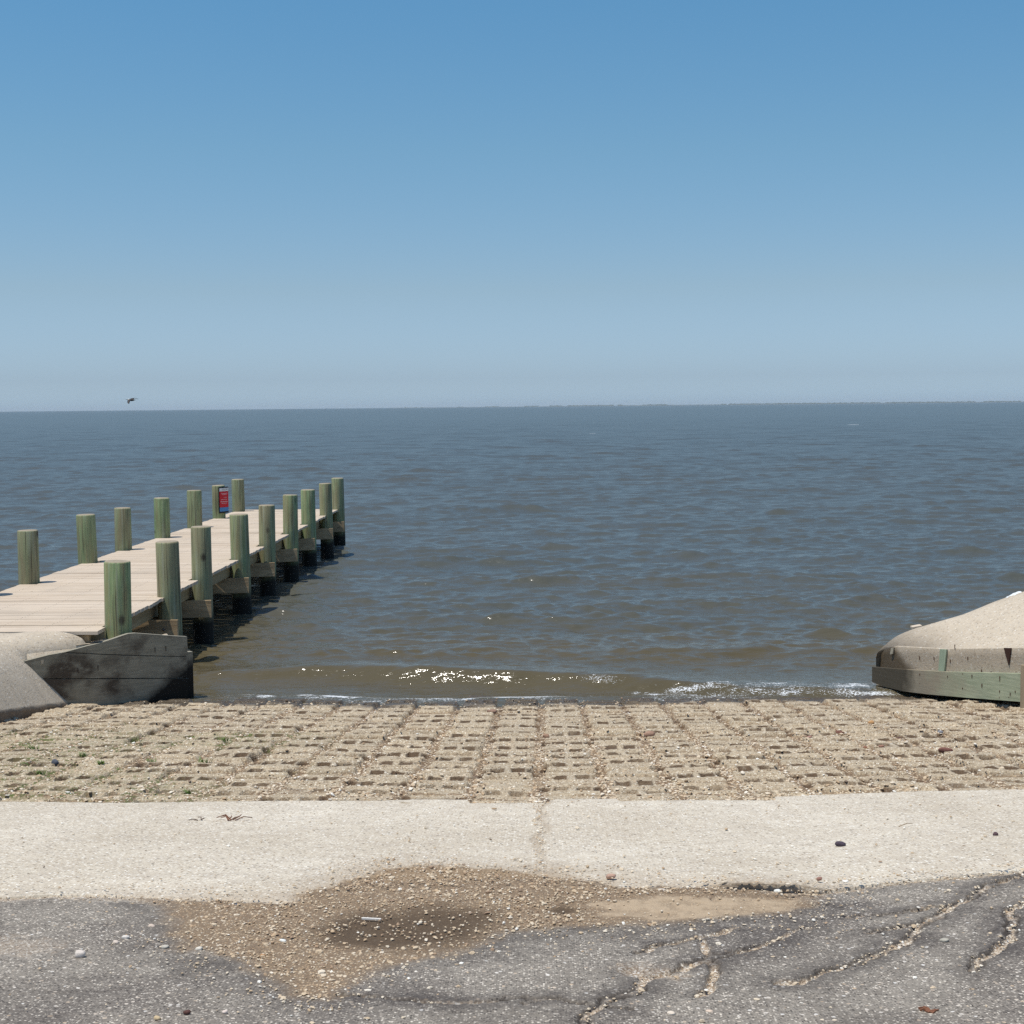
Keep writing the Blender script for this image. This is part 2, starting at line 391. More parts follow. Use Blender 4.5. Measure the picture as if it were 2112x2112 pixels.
# asphalt
xs = spaced(-2.6, 2.9, .009, -60, 60); ys = spaced(3.5, 6.5, .009, -60, 7.2, 8)
X, Y = np.meshgrid(xs, ys)
dirt, spread, damp, cd = ground_masks(X, Y)
ch = fbm(X * 30, Y * 30, 3, 3)
crack = .95 * sstep(-.45, .05, fbm(X * 5, Y * 7, 3, 123) + .1) * sstep(.020, .005, cd + .016 * ch + .02 * (fbm(X * 5, Y * 5, 2, 77)))
fiss = .85 * sstep(-.5, .1, fbm(X * 4, Y * 4, 3, 201)) * sstep(.010, .002, np.abs(cd - .020 + .014 * ch))
patch = .7 * sstep(.10, .03, seg_dist(X, Y, [(0.28, 4.40), (.36, 4.36)]) + .05 * ch) * .8
patch = np.maximum(patch, .4 * sstep(.16, .04, seg_dist(X, Y, [(-1.95, 4.72), (-1.75, 4.68)]) + .12 * ch))
fringe = sstep(.12, .0, (poly_y(ASPH_EDGE, X) - Y) + .06 * ch) * .7 * (X < -.9) + sstep(.07, .0, (poly_y(ASPH_EDGE, X) - Y) + .05 * ch) * .6 * (X > .9)
crack = np.clip(np.maximum(np.maximum(crack, patch), fringe), 0, 1)
dark = sstep(.16, .03, cd + .07 * fbm(X * 4, Y * 4, 3, 1)) * .8
dark = np.maximum(dark, sstep(.28, .0, -sdist(X, Y, DIRT) + .1 * fbm(X * 5, Y * 5, 3, 9)) * sstep(-.2, 0, .9 - Y * .0) * .75 * (Y < 5.3))
sand = sstep(0, .06, sdist(X, Y, [(.14, 5.0), (.5, 5.03), (.95, 5.2), (1.0, 5.38), (.7, 5.42), (.4, 5.38), (.15, 5.25)]) + .12 * fbm(X * 6, Y * 8, 4, 17)) * (.55 + .45 * sstep(-.3, .2, ch))
Z = zg(Y) + .012 * fbm(X * .8, Y * .8, 2, 4) + .0035 * fbm(X * 45, Y * 45, 3) * (1 - .5 * dirt) - .012 * crack - .014 * fiss + .016 * dirt * sstep(5.1, 5.4, Y) * sstep(1.0, .4, X) + .004 * dirt * ch
Z = Z + .003 * sstep(.2, .03, cd) * (1 - crack) - .007 * np.exp(-((X + .45) / .4) ** 2 - ((Y - 4.95) / .2) ** 2)
o = link('asphalt_road', grid_mesh('asphalt_road', X, Y, Z, dict(dirt=dirt, damp=damp, fissure=fiss, crack=crack, dark=np.clip(dark, 0, 1), sand=sand)), M_ASPH)
tag(o, 'cracked grey asphalt with shell filled cracks in the foreground', kind='structure')
def z_asph(x, y): return float(zg(y)) + .004

# concrete apron: rows run between its worn near edge and its straight far edge
xs = spaced(-3.8, 3.8, .0095, -30, 30); vs = np.concatenate([[0, .0, .003, .008, .015], np.linspace(.02, .975, 300), [.985, .994, 1., 1.]])
Xv, Vv = np.meshgrid(xs, vs)
yn = poly_y(ASPH_EDGE, Xv) + .018 * fbm(Xv * 12, Xv * 0 + 3, 4); yf = poly_y(SLAB_FAR, Xv)
Yv = yn + (yf - yn) * Vv
dirt2, spread2, damp2, _ = ground_masks(Xv, Yv)
jd = np.abs(Xv - .05 * fbm(Yv * 3, Yv * 0, 4) - (-.03 + (Yv - 5.5) * .012))
joint = .45 * sstep(.035, .008, jd + .02 * fbm(Xv * 20, Yv * 20, 3)) * .75
n1 = fbm(Xv * 3, Yv * 3, 4, 5)
dm = np.clip(np.maximum(dirt2, np.maximum(joint, (spread2 ** 4) * .4)), 0, 1)
dm = np.maximum(dm, sstep(.25, .02, jd) * sstep(6.3, 5.5, Yv) * .8)
lipm = np.exp(-((Xv - .85) / .22) ** 4)
Zv = zg(Yv) + .022 - .017 * sstep(.30, .0, Yv - yn) * (1 - lipm) + .006 * fbm(Xv * 1.1, Yv * 1.1, 2, 6) + .0022 * fbm(Xv * 40, Yv * 40, 3) - .006 * joint
Zv = Zv + .010 * lipm * sstep(.35, .0, Yv - yn)
edge = np.zeros_like(Zv); edge[:2] = 1; edge[2] = .8
edge = edge * (1 - dm) * lipm; Zv[0] -= .05; Zv[-1] -= .09; Zv[1] -= .003; Yv[0] += .022 * lipm[0]
bury = dirt2[0] * (1 - lipm[0]); Zv[:4] -= .012 * bury
o = link('concrete_apron', grid_mesh('concrete_apron', Xv, Yv, Zv, dict(dirt=dm, edge=edge)), M_SLAB)
tag(o, 'pale worn concrete slab with shell fragments between asphalt and block ramp', kind='structure')

# block mat ramp
BW, BL = .405, .49
def ramp_detail(X, Y):
    i = np.floor((X + .035) / BW).astype(int)
    Yc = Y + BL * .5 * (i % 2) + .03 * hsh(i, i * 0, 4) - 7.97 + .02 * fbm(X * .7, Y * .7, 2, 40)
    j = np.floor(Yc / BL).astype(int)
    u = X + .035 - (i + .5) * BW; v = Yc - (j + .5) * BL
    u = u - (hsh(i, j, 1) - .5) * .022; v = v - (hsh(i, j, 2) - .5) * .03
    th = (hsh(i, j, 3) - .5) * .12; u, v = u + th * v, v - th * u
    wob = .006 * fbm(X * 18, Y * 18, 3, 12)
    hu, hv = .168, .234
    de = np.minimum(hu - np.abs(u), hv - np.abs(v)) + wob
    # half-open notches on the long sides
    notch = .036 - np.hypot(np.abs(np.abs(u) - hu), np.maximum(np.abs(v) - .05, 0) * .8)
    de = np.minimum(de, -notch * 1.2 + .0)
    cu = np.abs(np.abs(u) - .070) - .038; cv = np.abs(v) - .074
    hole = -np.maximum(cu, cv) + wob * .7
    jit = (hsh(i, j, 5) - .5)
    top = .017 * jit * 2 + (hsh(i, j, 6) - .5) * .05 * u + (hsh(i, j, 7) - .5) * .06 * v
    top = top - .009 * sstep(.014, .0, np.abs(np.abs(v) - .150)) - .012 * sstep(.5, .75, fbm(X * 6, Y * 22, 3, 91) + .5)
    fl = -.022 + .020 * fbm(X * 1.6, Y * 1.6, 3, 21) + .012 * fbm(X * 25, Y * 25, 3, 9)
    fl = fl + .030 * sstep(9.3, 8.1, Y) + .018 * sstep(-1.5, -4.5, X) * sstep(14, 11, Y) - .004
    blk = sstep(-.006, .008, de)
    fl = fl - .03 * sstep(0, .02, notch) * (hsh(i, j, 13) > .66)
    h = fl * (1 - blk) + top * blk
    hl = sstep(-.003, .005, hole) * (blk > .3)
    hd = -.068 + .035 * sstep(9.2, 8.2, Y) + .055 * (hsh(i, j, 8) - .35) + .01 * fbm(X * 30, Y * 30, 2, 15)
    filled = hsh(i, j, 9) > .94
    hd = np.where(filled, -.012, hd)
    h = np.where(hl > 0, h * (1 - hl) + hd * hl, h)
    h = h + .0035 * fbm(X * 50, Y * 50, 3, 2)
    # blocks drowned under loose shell
    buried = sstep(.42, .56, fbm(X * 1.1, Y * 1.1, 3, 60) + .10 * sstep(9.0, 8.3, Y))
    h = np.maximum(h, (-.012 + .01 * fbm(X * 9, Y * 9, 3, 70)) * buried + (1 - buried) * -9)
    blk2 = np.where(h > top * blk - .004, blk, blk) * (1 - .8 * buried * (hl > 0)) 
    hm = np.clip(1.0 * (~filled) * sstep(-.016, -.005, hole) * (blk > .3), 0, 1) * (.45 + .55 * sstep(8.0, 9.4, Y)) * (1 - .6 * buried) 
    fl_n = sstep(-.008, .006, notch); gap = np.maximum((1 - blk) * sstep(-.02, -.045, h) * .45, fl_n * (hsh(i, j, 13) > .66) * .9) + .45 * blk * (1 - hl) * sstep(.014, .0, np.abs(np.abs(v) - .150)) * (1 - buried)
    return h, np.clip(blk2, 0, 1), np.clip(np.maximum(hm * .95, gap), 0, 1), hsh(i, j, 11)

xs = spaced(-5.6, 6.2, .0125, -30, 30, 8)
ys = np.concatenate([np.arange(7.8, 12., .0125), np.arange(12., 15.7, .017), [16, 17, 20, 30, 60]])
X, Y = np.meshgrid(xs, ys)
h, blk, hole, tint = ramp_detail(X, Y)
stepY = 11.62 + .12 * np.sin(X * .9 + 2) + .05 * fbm(X * 2, X * 0, 3, 50)
dstep = Y - stepY
lip = .022 * np.exp(-np.clip(dstep, 0, 9) / .12) * (dstep > 0) * sstep(-.2, .5, fbm(X * 1.2, X * 0 + 1, 2, 51) + .3)
Z = zg(Y) + h * sstep(15.7, 15.4, Y) + lip + .018 * fbm(X * .55, Y * .55, 3, 33)
Z = Z + np.interp(X, [-5.6, -4.6, -3.6], [.03, .02, 0]) * sstep(13.5, 14.5, Y)
SH = [(-6, 15.1), (-4.86, 14.95), (-4.27, 15.0), (-3.24, 14.98), (-2.42, 14.88), (-1.61, 14.62), (-0.86, 14.58), (-0.11, 14.66), (0.64, 14.75), (1.41, 14.86), (2.48, 15.08), (3.26, 15.1), (4.05, 15.1), (6, 15.2)]
shoreY = poly_y(SH, X)
wet = sstep(-.62, -.34, Y - shoreY + .22 * fbm(X * 2.5, Y * 2.5, 4, 44))
moss = sstep(-1.2, -2.6, X) * sstep(12.8, 11.5, Y) * (1 - blk * .7) * sstep(-.1, .25, fbm(X * .8, Y * .8, 2, 90) + .1)
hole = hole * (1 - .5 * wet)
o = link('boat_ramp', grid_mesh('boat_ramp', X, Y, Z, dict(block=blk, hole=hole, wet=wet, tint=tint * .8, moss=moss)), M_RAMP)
tag(o, 'boat ramp of open celled concrete blocks filled with shell gravel', kind='structure')
RX, RY, RZ = xs, ys, Z
def z_ramp(x, y):
    i = np.clip(np.searchsorted(RX, x), 1, len(RX) - 1); j = np.clip(np.searchsorted(RY, y), 1, len(RY) - 1)
    return RZ[j, i]

# ------------------------------------------------------------------ loose shell gravel (uncountable)
def ico():
    p = (1 + 5 ** .5) / 2
    v = np.array([(-1, p, 0), (1, p, 0), (-1, -p, 0), (1, -p, 0), (0, -1, p), (0, 1, p), (0, -1, -p), (0, 1, -p), (p, 0, -1), (p, 0, 1), (-p, 0, -1), (-p, 0, 1)], float)
    v /= np.linalg.norm(v[0])
    f = np.array([(0, 11, 5), (0, 5, 1), (0, 1, 7), (0, 7, 10), (0, 10, 11), (1, 5, 9), (5, 11, 4), (11, 10, 2), (10, 7, 6), (7, 1, 8), (3, 9, 4), (3, 4, 2), (3, 2, 6), (3, 6, 8), (3, 8, 9), (4, 9, 5), (2, 4, 11), (6, 2, 10), (8, 6, 7), (9, 8, 1)])
    return v, f
def stones(name, px, py, pz, size, tint, label, mat=M_STONE, flat=.55, sink=.25):
    v, f = ico(); n = len(px)
    jit = 1 + .28 * (RNG.random((n, 12, 1)) - .5) * 2
    S = np.stack([size * RNG.uniform(.75, 1.35, n), size * RNG.uniform(.6, 1.1, n), size * flat * RNG.uniform(.6, 1.2, n)], -1)
    a = RNG.uniform(0, 2 * np.pi, n); tl = RNG.normal(0, .3, n)
    W = v[None] * jit * S[:, None]
    # tilt then spin
    y = W[..., 1] * np.cos(tl)[:, None] - W[..., 2] * np.sin(tl)[:, None]; z = W[..., 1] * np.sin(tl)[:, None] + W[..., 2] * np.cos(tl)[:, None]; x = W[..., 0]
    Xs = x * np.cos(a)[:, None] - y * np.sin(a)[:, None] + px[:, None]; Ys = x * np.sin(a)[:, None] + y * np.cos(a)[:, None] + py[:, None]
    Zs = z + (pz + S[:, 2] * (1 - 2 * sink))[:, None]
    V = np.stack([Xs, Ys, Zs], -1).reshape(-1, 3)
    F = (f[None] + (np.arange(n) * 12)[:, None, None]).reshape(-1, 3)
    me = fast_mesh(name, V, F, False, dict(tint=np.repeat(tint, 12)))
    o = link(name, me, mat); tag(o, label, kind='stuff'); return o

def scatter(n, x0, x1, y0, y1, prob):
    # denser close to the camera where single stones can be told apart
    x = RNG.uniform(x0, x1, n); y = RNG.uniform(y0, y1, n)
    k = RNG.random(n) < prob(x, y); return x[k], y[k]
def pr_near(x, y):
    dirt, spread, damp, cd = ground_masks(x, y)
    ch = fbm(x * 9, y * 9, 3, 3)
    jd = np.abs(x + .03)
    p = np.maximum(dirt * (.40 + .5 * ch) * (1 - .9 * damp), .20 * spread ** 3)
    sand = inside(x, y, [(.14, 5.0), (.5, 5.03), (.95, 5.2), (1.0, 5.38), (.7, 5.42), (.4, 5.38), (.15, 5.25)])
    p = np.where(sand, .04, p)
    p = np.maximum(p, sstep(.04, .004, cd) * .3 * (fbm(x * 5, y * 7, 3, 123) > -.15))
    ed = np.abs(y - poly_y(ASPH_EDGE, x)); p = np.maximum(p, sstep(.09, .0, ed) * .45)
    p = np.maximum(p, .28 * sstep(.05, .0, jd) * (y > 5.4)); p = np.maximum(p, .35 * sstep(.3, .0, jd) * sstep(6.1, 5.4, y) * (y > 5.4))
    base = np.where(y > poly_y(ASPH_EDGE, x), .010, .008 + .014 * (ch > .2))
    return np.clip(np.maximum(p, base), 0, 1)
x, y = scatter(170000, -2.7, 3.0, 3.5, 8.1, pr_near)
yk = poly_y(ASPH_EDGE, x)
td_ = ground_masks(x, y)[0]
z = zg(y) + np.where(y > yk, .026, .002 + .016 * td_ * sstep(5.1, 5.4, y) * sstep(1.0, .4, x))
sz = RNG.gamma(2.6, .0011, len(x)) + .0015
sz = np.minimum(sz, .0115) * np.where((x < -.9) & (ground_masks(x, y)[0] < .3), .7, 1)
td = ground_masks(x, y)[0]
tint = np.clip(RNG.normal(.62, .2, len(x)) - .14 * td, 0, 1)
stones('shell_gravel', x, y, z, sz, tint, 'loose tan shell gravel scattered over the asphalt and lower slab')

def pr_ramp(x, y):
    i = np.floor((x + .035) / BW).astype(int)
    u = np.abs(x + .035 - (i + .5) * BW)
    p = .16 + .8 * sstep(.135, .18, u) + .6 * sstep(9.0, 8.2, y) * (fbm(x * 2, y * 2, 3, 66) > -.15)
    p = p * (.55 + .6 * (fbm(x * 1.5, y * 1.5, 3, 61) > -.1))
    return np.clip(p, 0, 1) * np.where(y > 12, .5, 1) * (y > poly_y(SLAB_FAR, x))
x, y = scatter(110000, -5.0, 5.0, 7.9, 14.8, pr_ramp)
kk = np.abs(x) < y * .37 + .2; x = x[kk]; y = y[kk]
z = z_ramp(x, y) 
hv_ = ramp_detail(x, y)[2]; kk = (hv_ < .3) | (RNG.random(len(x)) < .25); x = x[kk]; y = y[kk]; z = z[kk]
sz = np.minimum(RNG.gamma(2.6, .0020, len(x)) + .0025, .016)
tint = np.clip(RNG.normal(.55, .2, len(x)) - .25 * sstep(14.2, 14.7, y), 0, 1)
stones('shell_gravel', x, y, z, sz, tint, 'small shells and pebbles lodged between the ramp blocks', flat=.5)

# ------------------------------------------------------------------ water
def row_spacing():
    y = 13.9; out = [y]
    while y < 18: y += .022; out.append(y)
    while y < 45: y += .022 + (y - 18) * .0035; out.append(y)
    while y < 350: y += .117 + (y - 45) * .0028; out.append(y)
    while y < 12000: y *= 1.035; out.append(y)
    return np.array(out)
ys = row_spacing(); dys = np.gradient(ys)
NCOL = 620
t = np.linspace(-1, 1, NCOL)   # most columns lie in the middle of the fan, a few reach far out to both sides
fan = ys * .95 + 45
core = (ys * .40 + .9)[:, None]; at_ = np.abs(t)[None]
X = np.sign(t)[None] * np.where(at_ < .88, core * at_ / .88, core + (fan[:, None] - core) * (np.clip(at_ - .88, 0, 1) / .12) ** 2.2); Y = np.repeat(ys[:, None], NCOL, 1)
dx = (ys * .40 + .9) * 2 / NCOL / .88
Z = np.zeros_like(X); rough2 = np.zeros(len(ys))
wr = np.random.default_rng(21)
ncomp = 120
lams = .15 * (4.2 / .15) ** (np.arange(ncomp) / (ncomp - 1))
# broad gusts make short-crested groups
for k, lam in enumerate(lams):
    th = wr.normal(0, .62 if lam < .45 else .50 if lam < 1.0 else (.38 if lam < 1.8 else .26)) + .08
    kx = math.sin(th) * 2 * math.pi / lam; ky = -math.cos(th) * 2 * math.pi / lam
    slope = .0255 * (1.5 if lam < .42 else (1.15 if lam < .9 else (.74 if lam < 2.2 else .48)))
    if lam > 2.8: slope *= .8
    a = slope * lam / (2 * math.pi)
    fade = np.clip(1.6 - np.maximum(dys * abs(math.cos(th)), dx * abs(math.sin(th)) * 1.0) / (lam * .26), 0, 1)
    rough2 += (slope ** 2 / 2) * (1 - fade ** 2)
    if fade.max() <= 0: continue
    nn = int(np.sum(fade > 0))
    ph = wr.uniform(0, 6.28) 
    wph = .9 * vn(X[:nn] / (lam * 5) + 3 * k, Y[:nn] / (lam * 4) + 7 * k) * 3
    amp = .45 + 1.1 * vn(X[:nn] / (lam * 2.6) + 11 * k, Y[:nn] / (lam * 3.2) + 5 * k)
    Z[:nn] += a * amp * np.cos(kx * X[:nn] + ky * Y[:nn] + ph + wph) * fade[:nn, None]
Z += 4.5 * Z * np.abs(Z) * (Z > 0)                    # peakier crests
shore = poly_y(SH, X)
calm = .35 + .65 * sstep(.3, 4.5, Y - shore)
Z *= calm
# the small wave breaking on the ramp
crestY = np.interp(X, [-6, -3.2, -2.42, -1.24, -.12, .68, 1.46, 2.46, 3.7, 6], [16.5, 16.4, 16.45, 16.1, 15.85, 15.6, 15.4, 15.3, 15.25, 15.3]) + .07 * fbm(X * 1.3, X * 0, 3, 15)
q = Y - crestY
ch = np.interp(X, [-6, -4.2, -3.2, -1.2, .6, 1.6, 2.5, 4, 6], [.02, .06, .13, .185, .18, .135, .09, .06, .05])
prof = np.where(q < 0, np.exp(-(q / .22) ** 2), np.exp(-(q / .75) ** 2))
Z += ch * prof * (1 + .10 * fbm(X * 2, Y * 2, 2, 5))
Z += .012 * fbm(X * 7, Y * 9, 3, 66) * sstep(-.4, 1.2, X) * np.exp(-((q + .12) / .2) ** 2)
Z += .035 * np.exp(-((q - 2.6 + .2 * fbm(X, X * 0, 2)) / .45) ** 2) * sstep(-4, -2, X)
# the thin sheet running up the blocks ends on the wet line
run = Y - shore
floorz = zg(Y)
sheet = floorz - .03 + .06 * sstep(-.1, .3, run + .08 * fbm(X * 5, Y * 5, 3, 19))
Z = np.where(run < .9, np.maximum(np.minimum(Z + .02, Z), sheet * sstep(.9, .1, run) + Z * (1 - sstep(.9, .1, run))), Z)
Z = np.where(run < -.25, floorz - .12, Z)
foam = np.zeros_like(X)
fn = fbm(X * 1.7, Y * 3, 3, 25)
edgef = (.55 + .9 * vn(X * 2.1, Y * 0 + 3)) * np.exp(-((run - .34 - .08 * fbm(X * 1.1, X * 0, 3, 8)) / .19) ** 2) * (.34 + .42 * fbm(X * 5, Y * 9, 3, 77))
foam = np.maximum(foam, edgef * np.interp(X, [-5, -4.4, -3.4, -2, -.6, 1, 2, 6], [1.5, 1.6, 1.5, 1.4, 1.2, .9, .95, .95]))
brk = sstep(1.2, 2.2, X) * np.exp(-((q + .14) / .13) ** 2) * (.44 + .34 * fn)
foam = np.maximum(foam, brk)
foam = np.maximum(foam, np.exp(-((q + .1) / .14) ** 2) * np.exp(-((X - .65) / .5) ** 2) * (.38 + .2 * fn))
foam = np.maximum(foam, sstep(1.2, .2, run) * (.36 + .2 * fn) * (run > 0))
for fx, fy, fr in ((5.5, 160, .9), (45, 210, 1.2), (58, 190, .6), (-52, 130, .8)):
    foam = np.maximum(foam, .75 * np.exp(-((X - fx) / fr) ** 2 - ((Y - fy) / (fr * 1.2)) ** 2))
rough = np.clip(np.sqrt(2 * rough2) * 1.05 + .02, .05, .34)[:, None] * np.ones_like(X)
rough = np.sqrt(rough) * .50
rough[:] = np.clip(rough, .045, .32)
WATER = grid_mesh('water', X, Y, Z, dict(foam=np.clip(foam, 0, 1), rough=rough, silt=np.clip(sstep(27, 15.5, Y + 4 * fbm(X * .12, Y * .2, 3, 14)) * .95 + .10 * sstep(120, 40, Y), 0, 1)))
o = link('water', WATER, mat_water()); tag(o, 'choppy silty grey blue bay water reaching the horizon', kind='structure')
mb = MB(); mb.box(-9000, 9000, 15.6, 12000, -3.2, -2.6, .01); bed = mb.build('sea_bed', mat_plain('silt', (.08, .065, .04)))
tag(bed, 'silty bed under the bay', kind='structure')

# ------------------------------------------------------------------ left bank: concrete poured round the dock head
LWA = np.array([-4.78, 14.30]); LWD = np.array([.7815, .6239]); LWN = np.array([.6239, -.7815])
def wall_y(X): return LWA[1] + (X - LWA[0]) * LWD[1] / LWD[0]
def lip_x(Y): return np.interp(Y, [6, 12.9, 14.3], [-5.0, -4.96, -4.80]) + .012 * fbm(Y * 9, Y * 0, 3)
P3X = -5.135
def bank_z(X, Y, s_):
    top = .85 + np.maximum(0, 13.2 - Y) * .075
    base = zg(Y) + np.interp(Y, [6, 12.9, 14.3], [.10, .085, .03])
    rise = top - base; t = 1.5 * np.maximum(s_, 0)
    zf = base + rise * (1 - np.exp(-(t / rise) ** 2.6)) ** (1 / 2.6)
    db = (Y - .04 - wall_y(X)) * LWD[0]; rr = .24
    dd = np.clip(db, 0, rr); zr = .852 - (rr - np.sqrt(np.maximum(rr ** 2 - (rr - dd) ** 2, 0))) * .9
    return np.where(db > 0, np.maximum(zf, zf + (zr - zf) * sstep(-5.75, -5.25, X)), zf) + .006 * fbm(X * 2, Y * 2, 3)
us = np.concatenate([[-.03, 0, .004, .012], np.linspace(.02, .19, 30), np.linspace(.2, .168 + .001, 1) * 0 + .1999, np.linspace(.21, 1.1, 50), np.linspace(1.2, 8, 22)])
us = np.sort(np.unique(np.concatenate([us, [-4.96 - P3X - .0005, -4.96 - P3X + .0005]])))
vs = np.linspace(0, 1, 260)
U, V = np.meshgrid(us, vs)
def lim_y(X): return np.where(X > P3X, np.minimum(wall_y(X) + .012, 14.5), 14.47)
YY = 6.0 + (14.3 - 6.0) * V ** .5
for _ in range(4):
    wl_ = np.clip(1 - U / .16, 0, 1)
    XX = -4.96 - U + (lip_x(YY) + 4.96) * wl_
    YY = 6.0 + (lim_y(XX) - 6.0) * V ** .5
s_ = lip_x(YY) - XX
ZZ = bank_z(XX, YY, s_)
edge = np.zeros_like(ZZ); edge[:, 0] = 1; edge[:, 1] = 1; edge[:, 2] = .6
ZZ[:, 0] = zg(YY[:, 0]) - .08; XX[:, 0] -= .06 + .02 * fbm(YY[:, 0] * 8, YY[:, 0] * 0, 3)
XX[:, 1] += .02 * fbm(YY[:, 1] * 12, YY[:, 1] * 0, 3); ZZ[:, 1] -= .02
jump = (XX[:-1, :-1] > P3X) & (XX[:-1, 1:] < P3X)
V1 = np.stack([XX, YY, ZZ], -1).reshape(-1, 3); F1 = grid_faces(*XX.shape, keep=~jump); E1 = edge.ravel(); W1 = np.zeros(len(V1))
# back piece with the rolled edge above the timber wall
XX, V = np.meshgrid(np.linspace(P3X - .001, -4.62, 50), np.concatenate([[0, 0], np.linspace(0, 1, 40) ** 1.5]))
ya = np.minimum(wall_y(XX) + .052, 14.46)
YY = ya + (14.475 - ya) * V
ZZ = bank_z(XX, YY, lip_x(YY) - XX)
ZZ = ZZ - .10 * sstep(-4.85, -4.6, XX) * sstep(.12, .0, -4.60 - XX)
ZZ[0] -= .5
V2 = np.stack([XX, YY, ZZ], -1).reshape(-1, 3); F2 = grid_faces(*XX.shape) + len(V1)
# earth fill behind the wall under the dock
XX, YY = np.meshgrid(np.linspace(-4.75, -3.86, 24), np.linspace(0, 1, 14))
YY = wall_y(XX) + .055 + YY * .42
ZZ = .73 - .14 * sstep(-4.4, -4.0, XX) - .5 * sstep(.32, .5, YY - wall_y(XX)) + .02 * fbm(XX * 9, YY * 9, 3)
V3 = np.stack([XX, YY, ZZ], -1).reshape(-1, 3); F3 = grid_faces(*XX.shape) + len(V1) + len(V2)
Vb = np.concatenate([V1, V2, V3]); Fb = np.concatenate([F1, F2, F3])
me = fast_mesh('concrete_bank', Vb, Fb, True, dict(edge=np.concatenate([E1, np.zeros(len(V2) + len(V3))]), wet=np.zeros(len(Vb))))
o = link('concrete_bank', me, M_BANK); tag(o, 'smooth concrete bank sloping from the dock head down to the ramp, at left', kind='structure')

# timber wing wall, three boards following the ramp
M_OLDW = mat_wood('old_wing_wall_timber', (.105, .098, .080), (.165, .155, .128), grain=(5, 5, 45), wetz=None, worn=(.075, .065, .05))
def lw(s, z, off=0.): 
    p = LWA + LWD * s + LWN * off; return (p[0], p[1], z)
M_LW = NT('weathered_grey_planks')
_s = M_LW
g = _s.noise(1, 5, .6, _s.mapv((6, 6, 50)))
c = _s.mix(_s.ramp(g, [(.3, 0.), (.7, 1.)]), (.215, .19, .135), (.33, .295, .215))
c = _s.mix(_s.ramp(_s.noise(3, 4), [(.45, 0.), (.65, 1.)]), c, (.085, .065, .045))
c = _s.mix(_s.ramp(_s.noise(5, 5, .7, _s.mapv((1, 1, 2.2), None, (7, 3, 2))), [(.52, 0.), (.66, .7)]), c, (.30, .27, .20))
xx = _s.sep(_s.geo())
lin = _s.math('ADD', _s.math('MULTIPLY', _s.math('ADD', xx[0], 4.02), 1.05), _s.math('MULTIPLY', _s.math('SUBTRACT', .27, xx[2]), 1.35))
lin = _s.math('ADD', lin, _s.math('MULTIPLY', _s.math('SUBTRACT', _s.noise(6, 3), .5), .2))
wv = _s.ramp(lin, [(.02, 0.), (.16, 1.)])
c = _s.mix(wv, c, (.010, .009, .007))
c = _s.mix(_s.ramp(_s.sep(_s.geo('Normal'))[2], [(.5, 0.), (.8, 1.)]), c, (.30, .28, .22))  # up-facing tops paler: dry weathering, with sunlight put into the colour
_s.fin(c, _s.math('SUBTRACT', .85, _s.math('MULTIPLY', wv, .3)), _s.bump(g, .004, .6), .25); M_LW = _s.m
lwall = empty('timber_wing_wall', (LWA[0], LWA[1], .1)); bpy.context.view_layer.update()
tag(lwall, 'dark weathered wing wall of three horizontal planks below the dock head, left of the ramp', 'retaining wall')
def rel(o, root): 
    o.location = tuple(-q for q in root.location); return o
def plank(pts, name='plank', th=.05, mat=M_LW, root=lwall):
    mb = MB(); mb.prism([lw(s, z, 0) for s, z in pts], (-LWN[0] * th, -LWN[1] * th, 0)); return rel(mb.build(name, mat, root), root)
def seam1(s): return float(np.interp(s, [-.2, -.05, .54, 1.18, 1.4], [.69, .672, .577, .49, .465]))
def seam2(s): return float(np.interp(s, [-.8, -.28, .81, 1.4], [.50, .432, .30, .235]))
tp = [(-.62, .60), (-.45, .632), (-.22, .665), (-.05, .676), (.18, .709), (.3, .722), (.447, .751), (.55, .775), (.62, .789), (.70, .787), (.965, .74), (1.1, .715), (1.27, .69)]
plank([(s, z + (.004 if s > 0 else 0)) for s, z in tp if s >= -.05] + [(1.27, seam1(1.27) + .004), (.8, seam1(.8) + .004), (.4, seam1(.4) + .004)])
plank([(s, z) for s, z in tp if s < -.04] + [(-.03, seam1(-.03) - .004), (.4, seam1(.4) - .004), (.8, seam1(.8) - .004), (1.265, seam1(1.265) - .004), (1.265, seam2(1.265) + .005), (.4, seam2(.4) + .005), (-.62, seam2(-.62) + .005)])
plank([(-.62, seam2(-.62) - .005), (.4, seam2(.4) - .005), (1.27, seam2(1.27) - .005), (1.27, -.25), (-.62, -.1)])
mb = MB(); mb.beam(lw(1.30, -.4, -.07), lw(1.30, .52, -.07), .07, .09, (LWD[0], LWD[1], 0)); rel(mb.build('end_post', M_LW, lwall), lwall)
mb = MB()
mb.prism([lw(-.30, .62, .003), lw(-.272, .622, .003), lw(-.276, .585, .003), lw(-.295, .58, .003)], (LWN[0] * .004, LWN[1] * .004, 0))
rel(mb.build('bracket', mat_plain('pale_bracket', (.5, .42, .3)), lwall), lwall)
for s in (.07, .28, .9, 1.02):
    mb = MB(); z = .5 if s < .5 else .62
    mb.prism([lw(s, z, .002), lw(s + .008, z, .002), lw(s + .007, z - .05, .002), lw(s + .002, z - .055, .002)], (LWN[0] * .003, LWN[1] * .003, 0))
    rel(mb.build('rusty_spike', mat_plain('rust', (.05, .03, .02)), lwall), lwall)

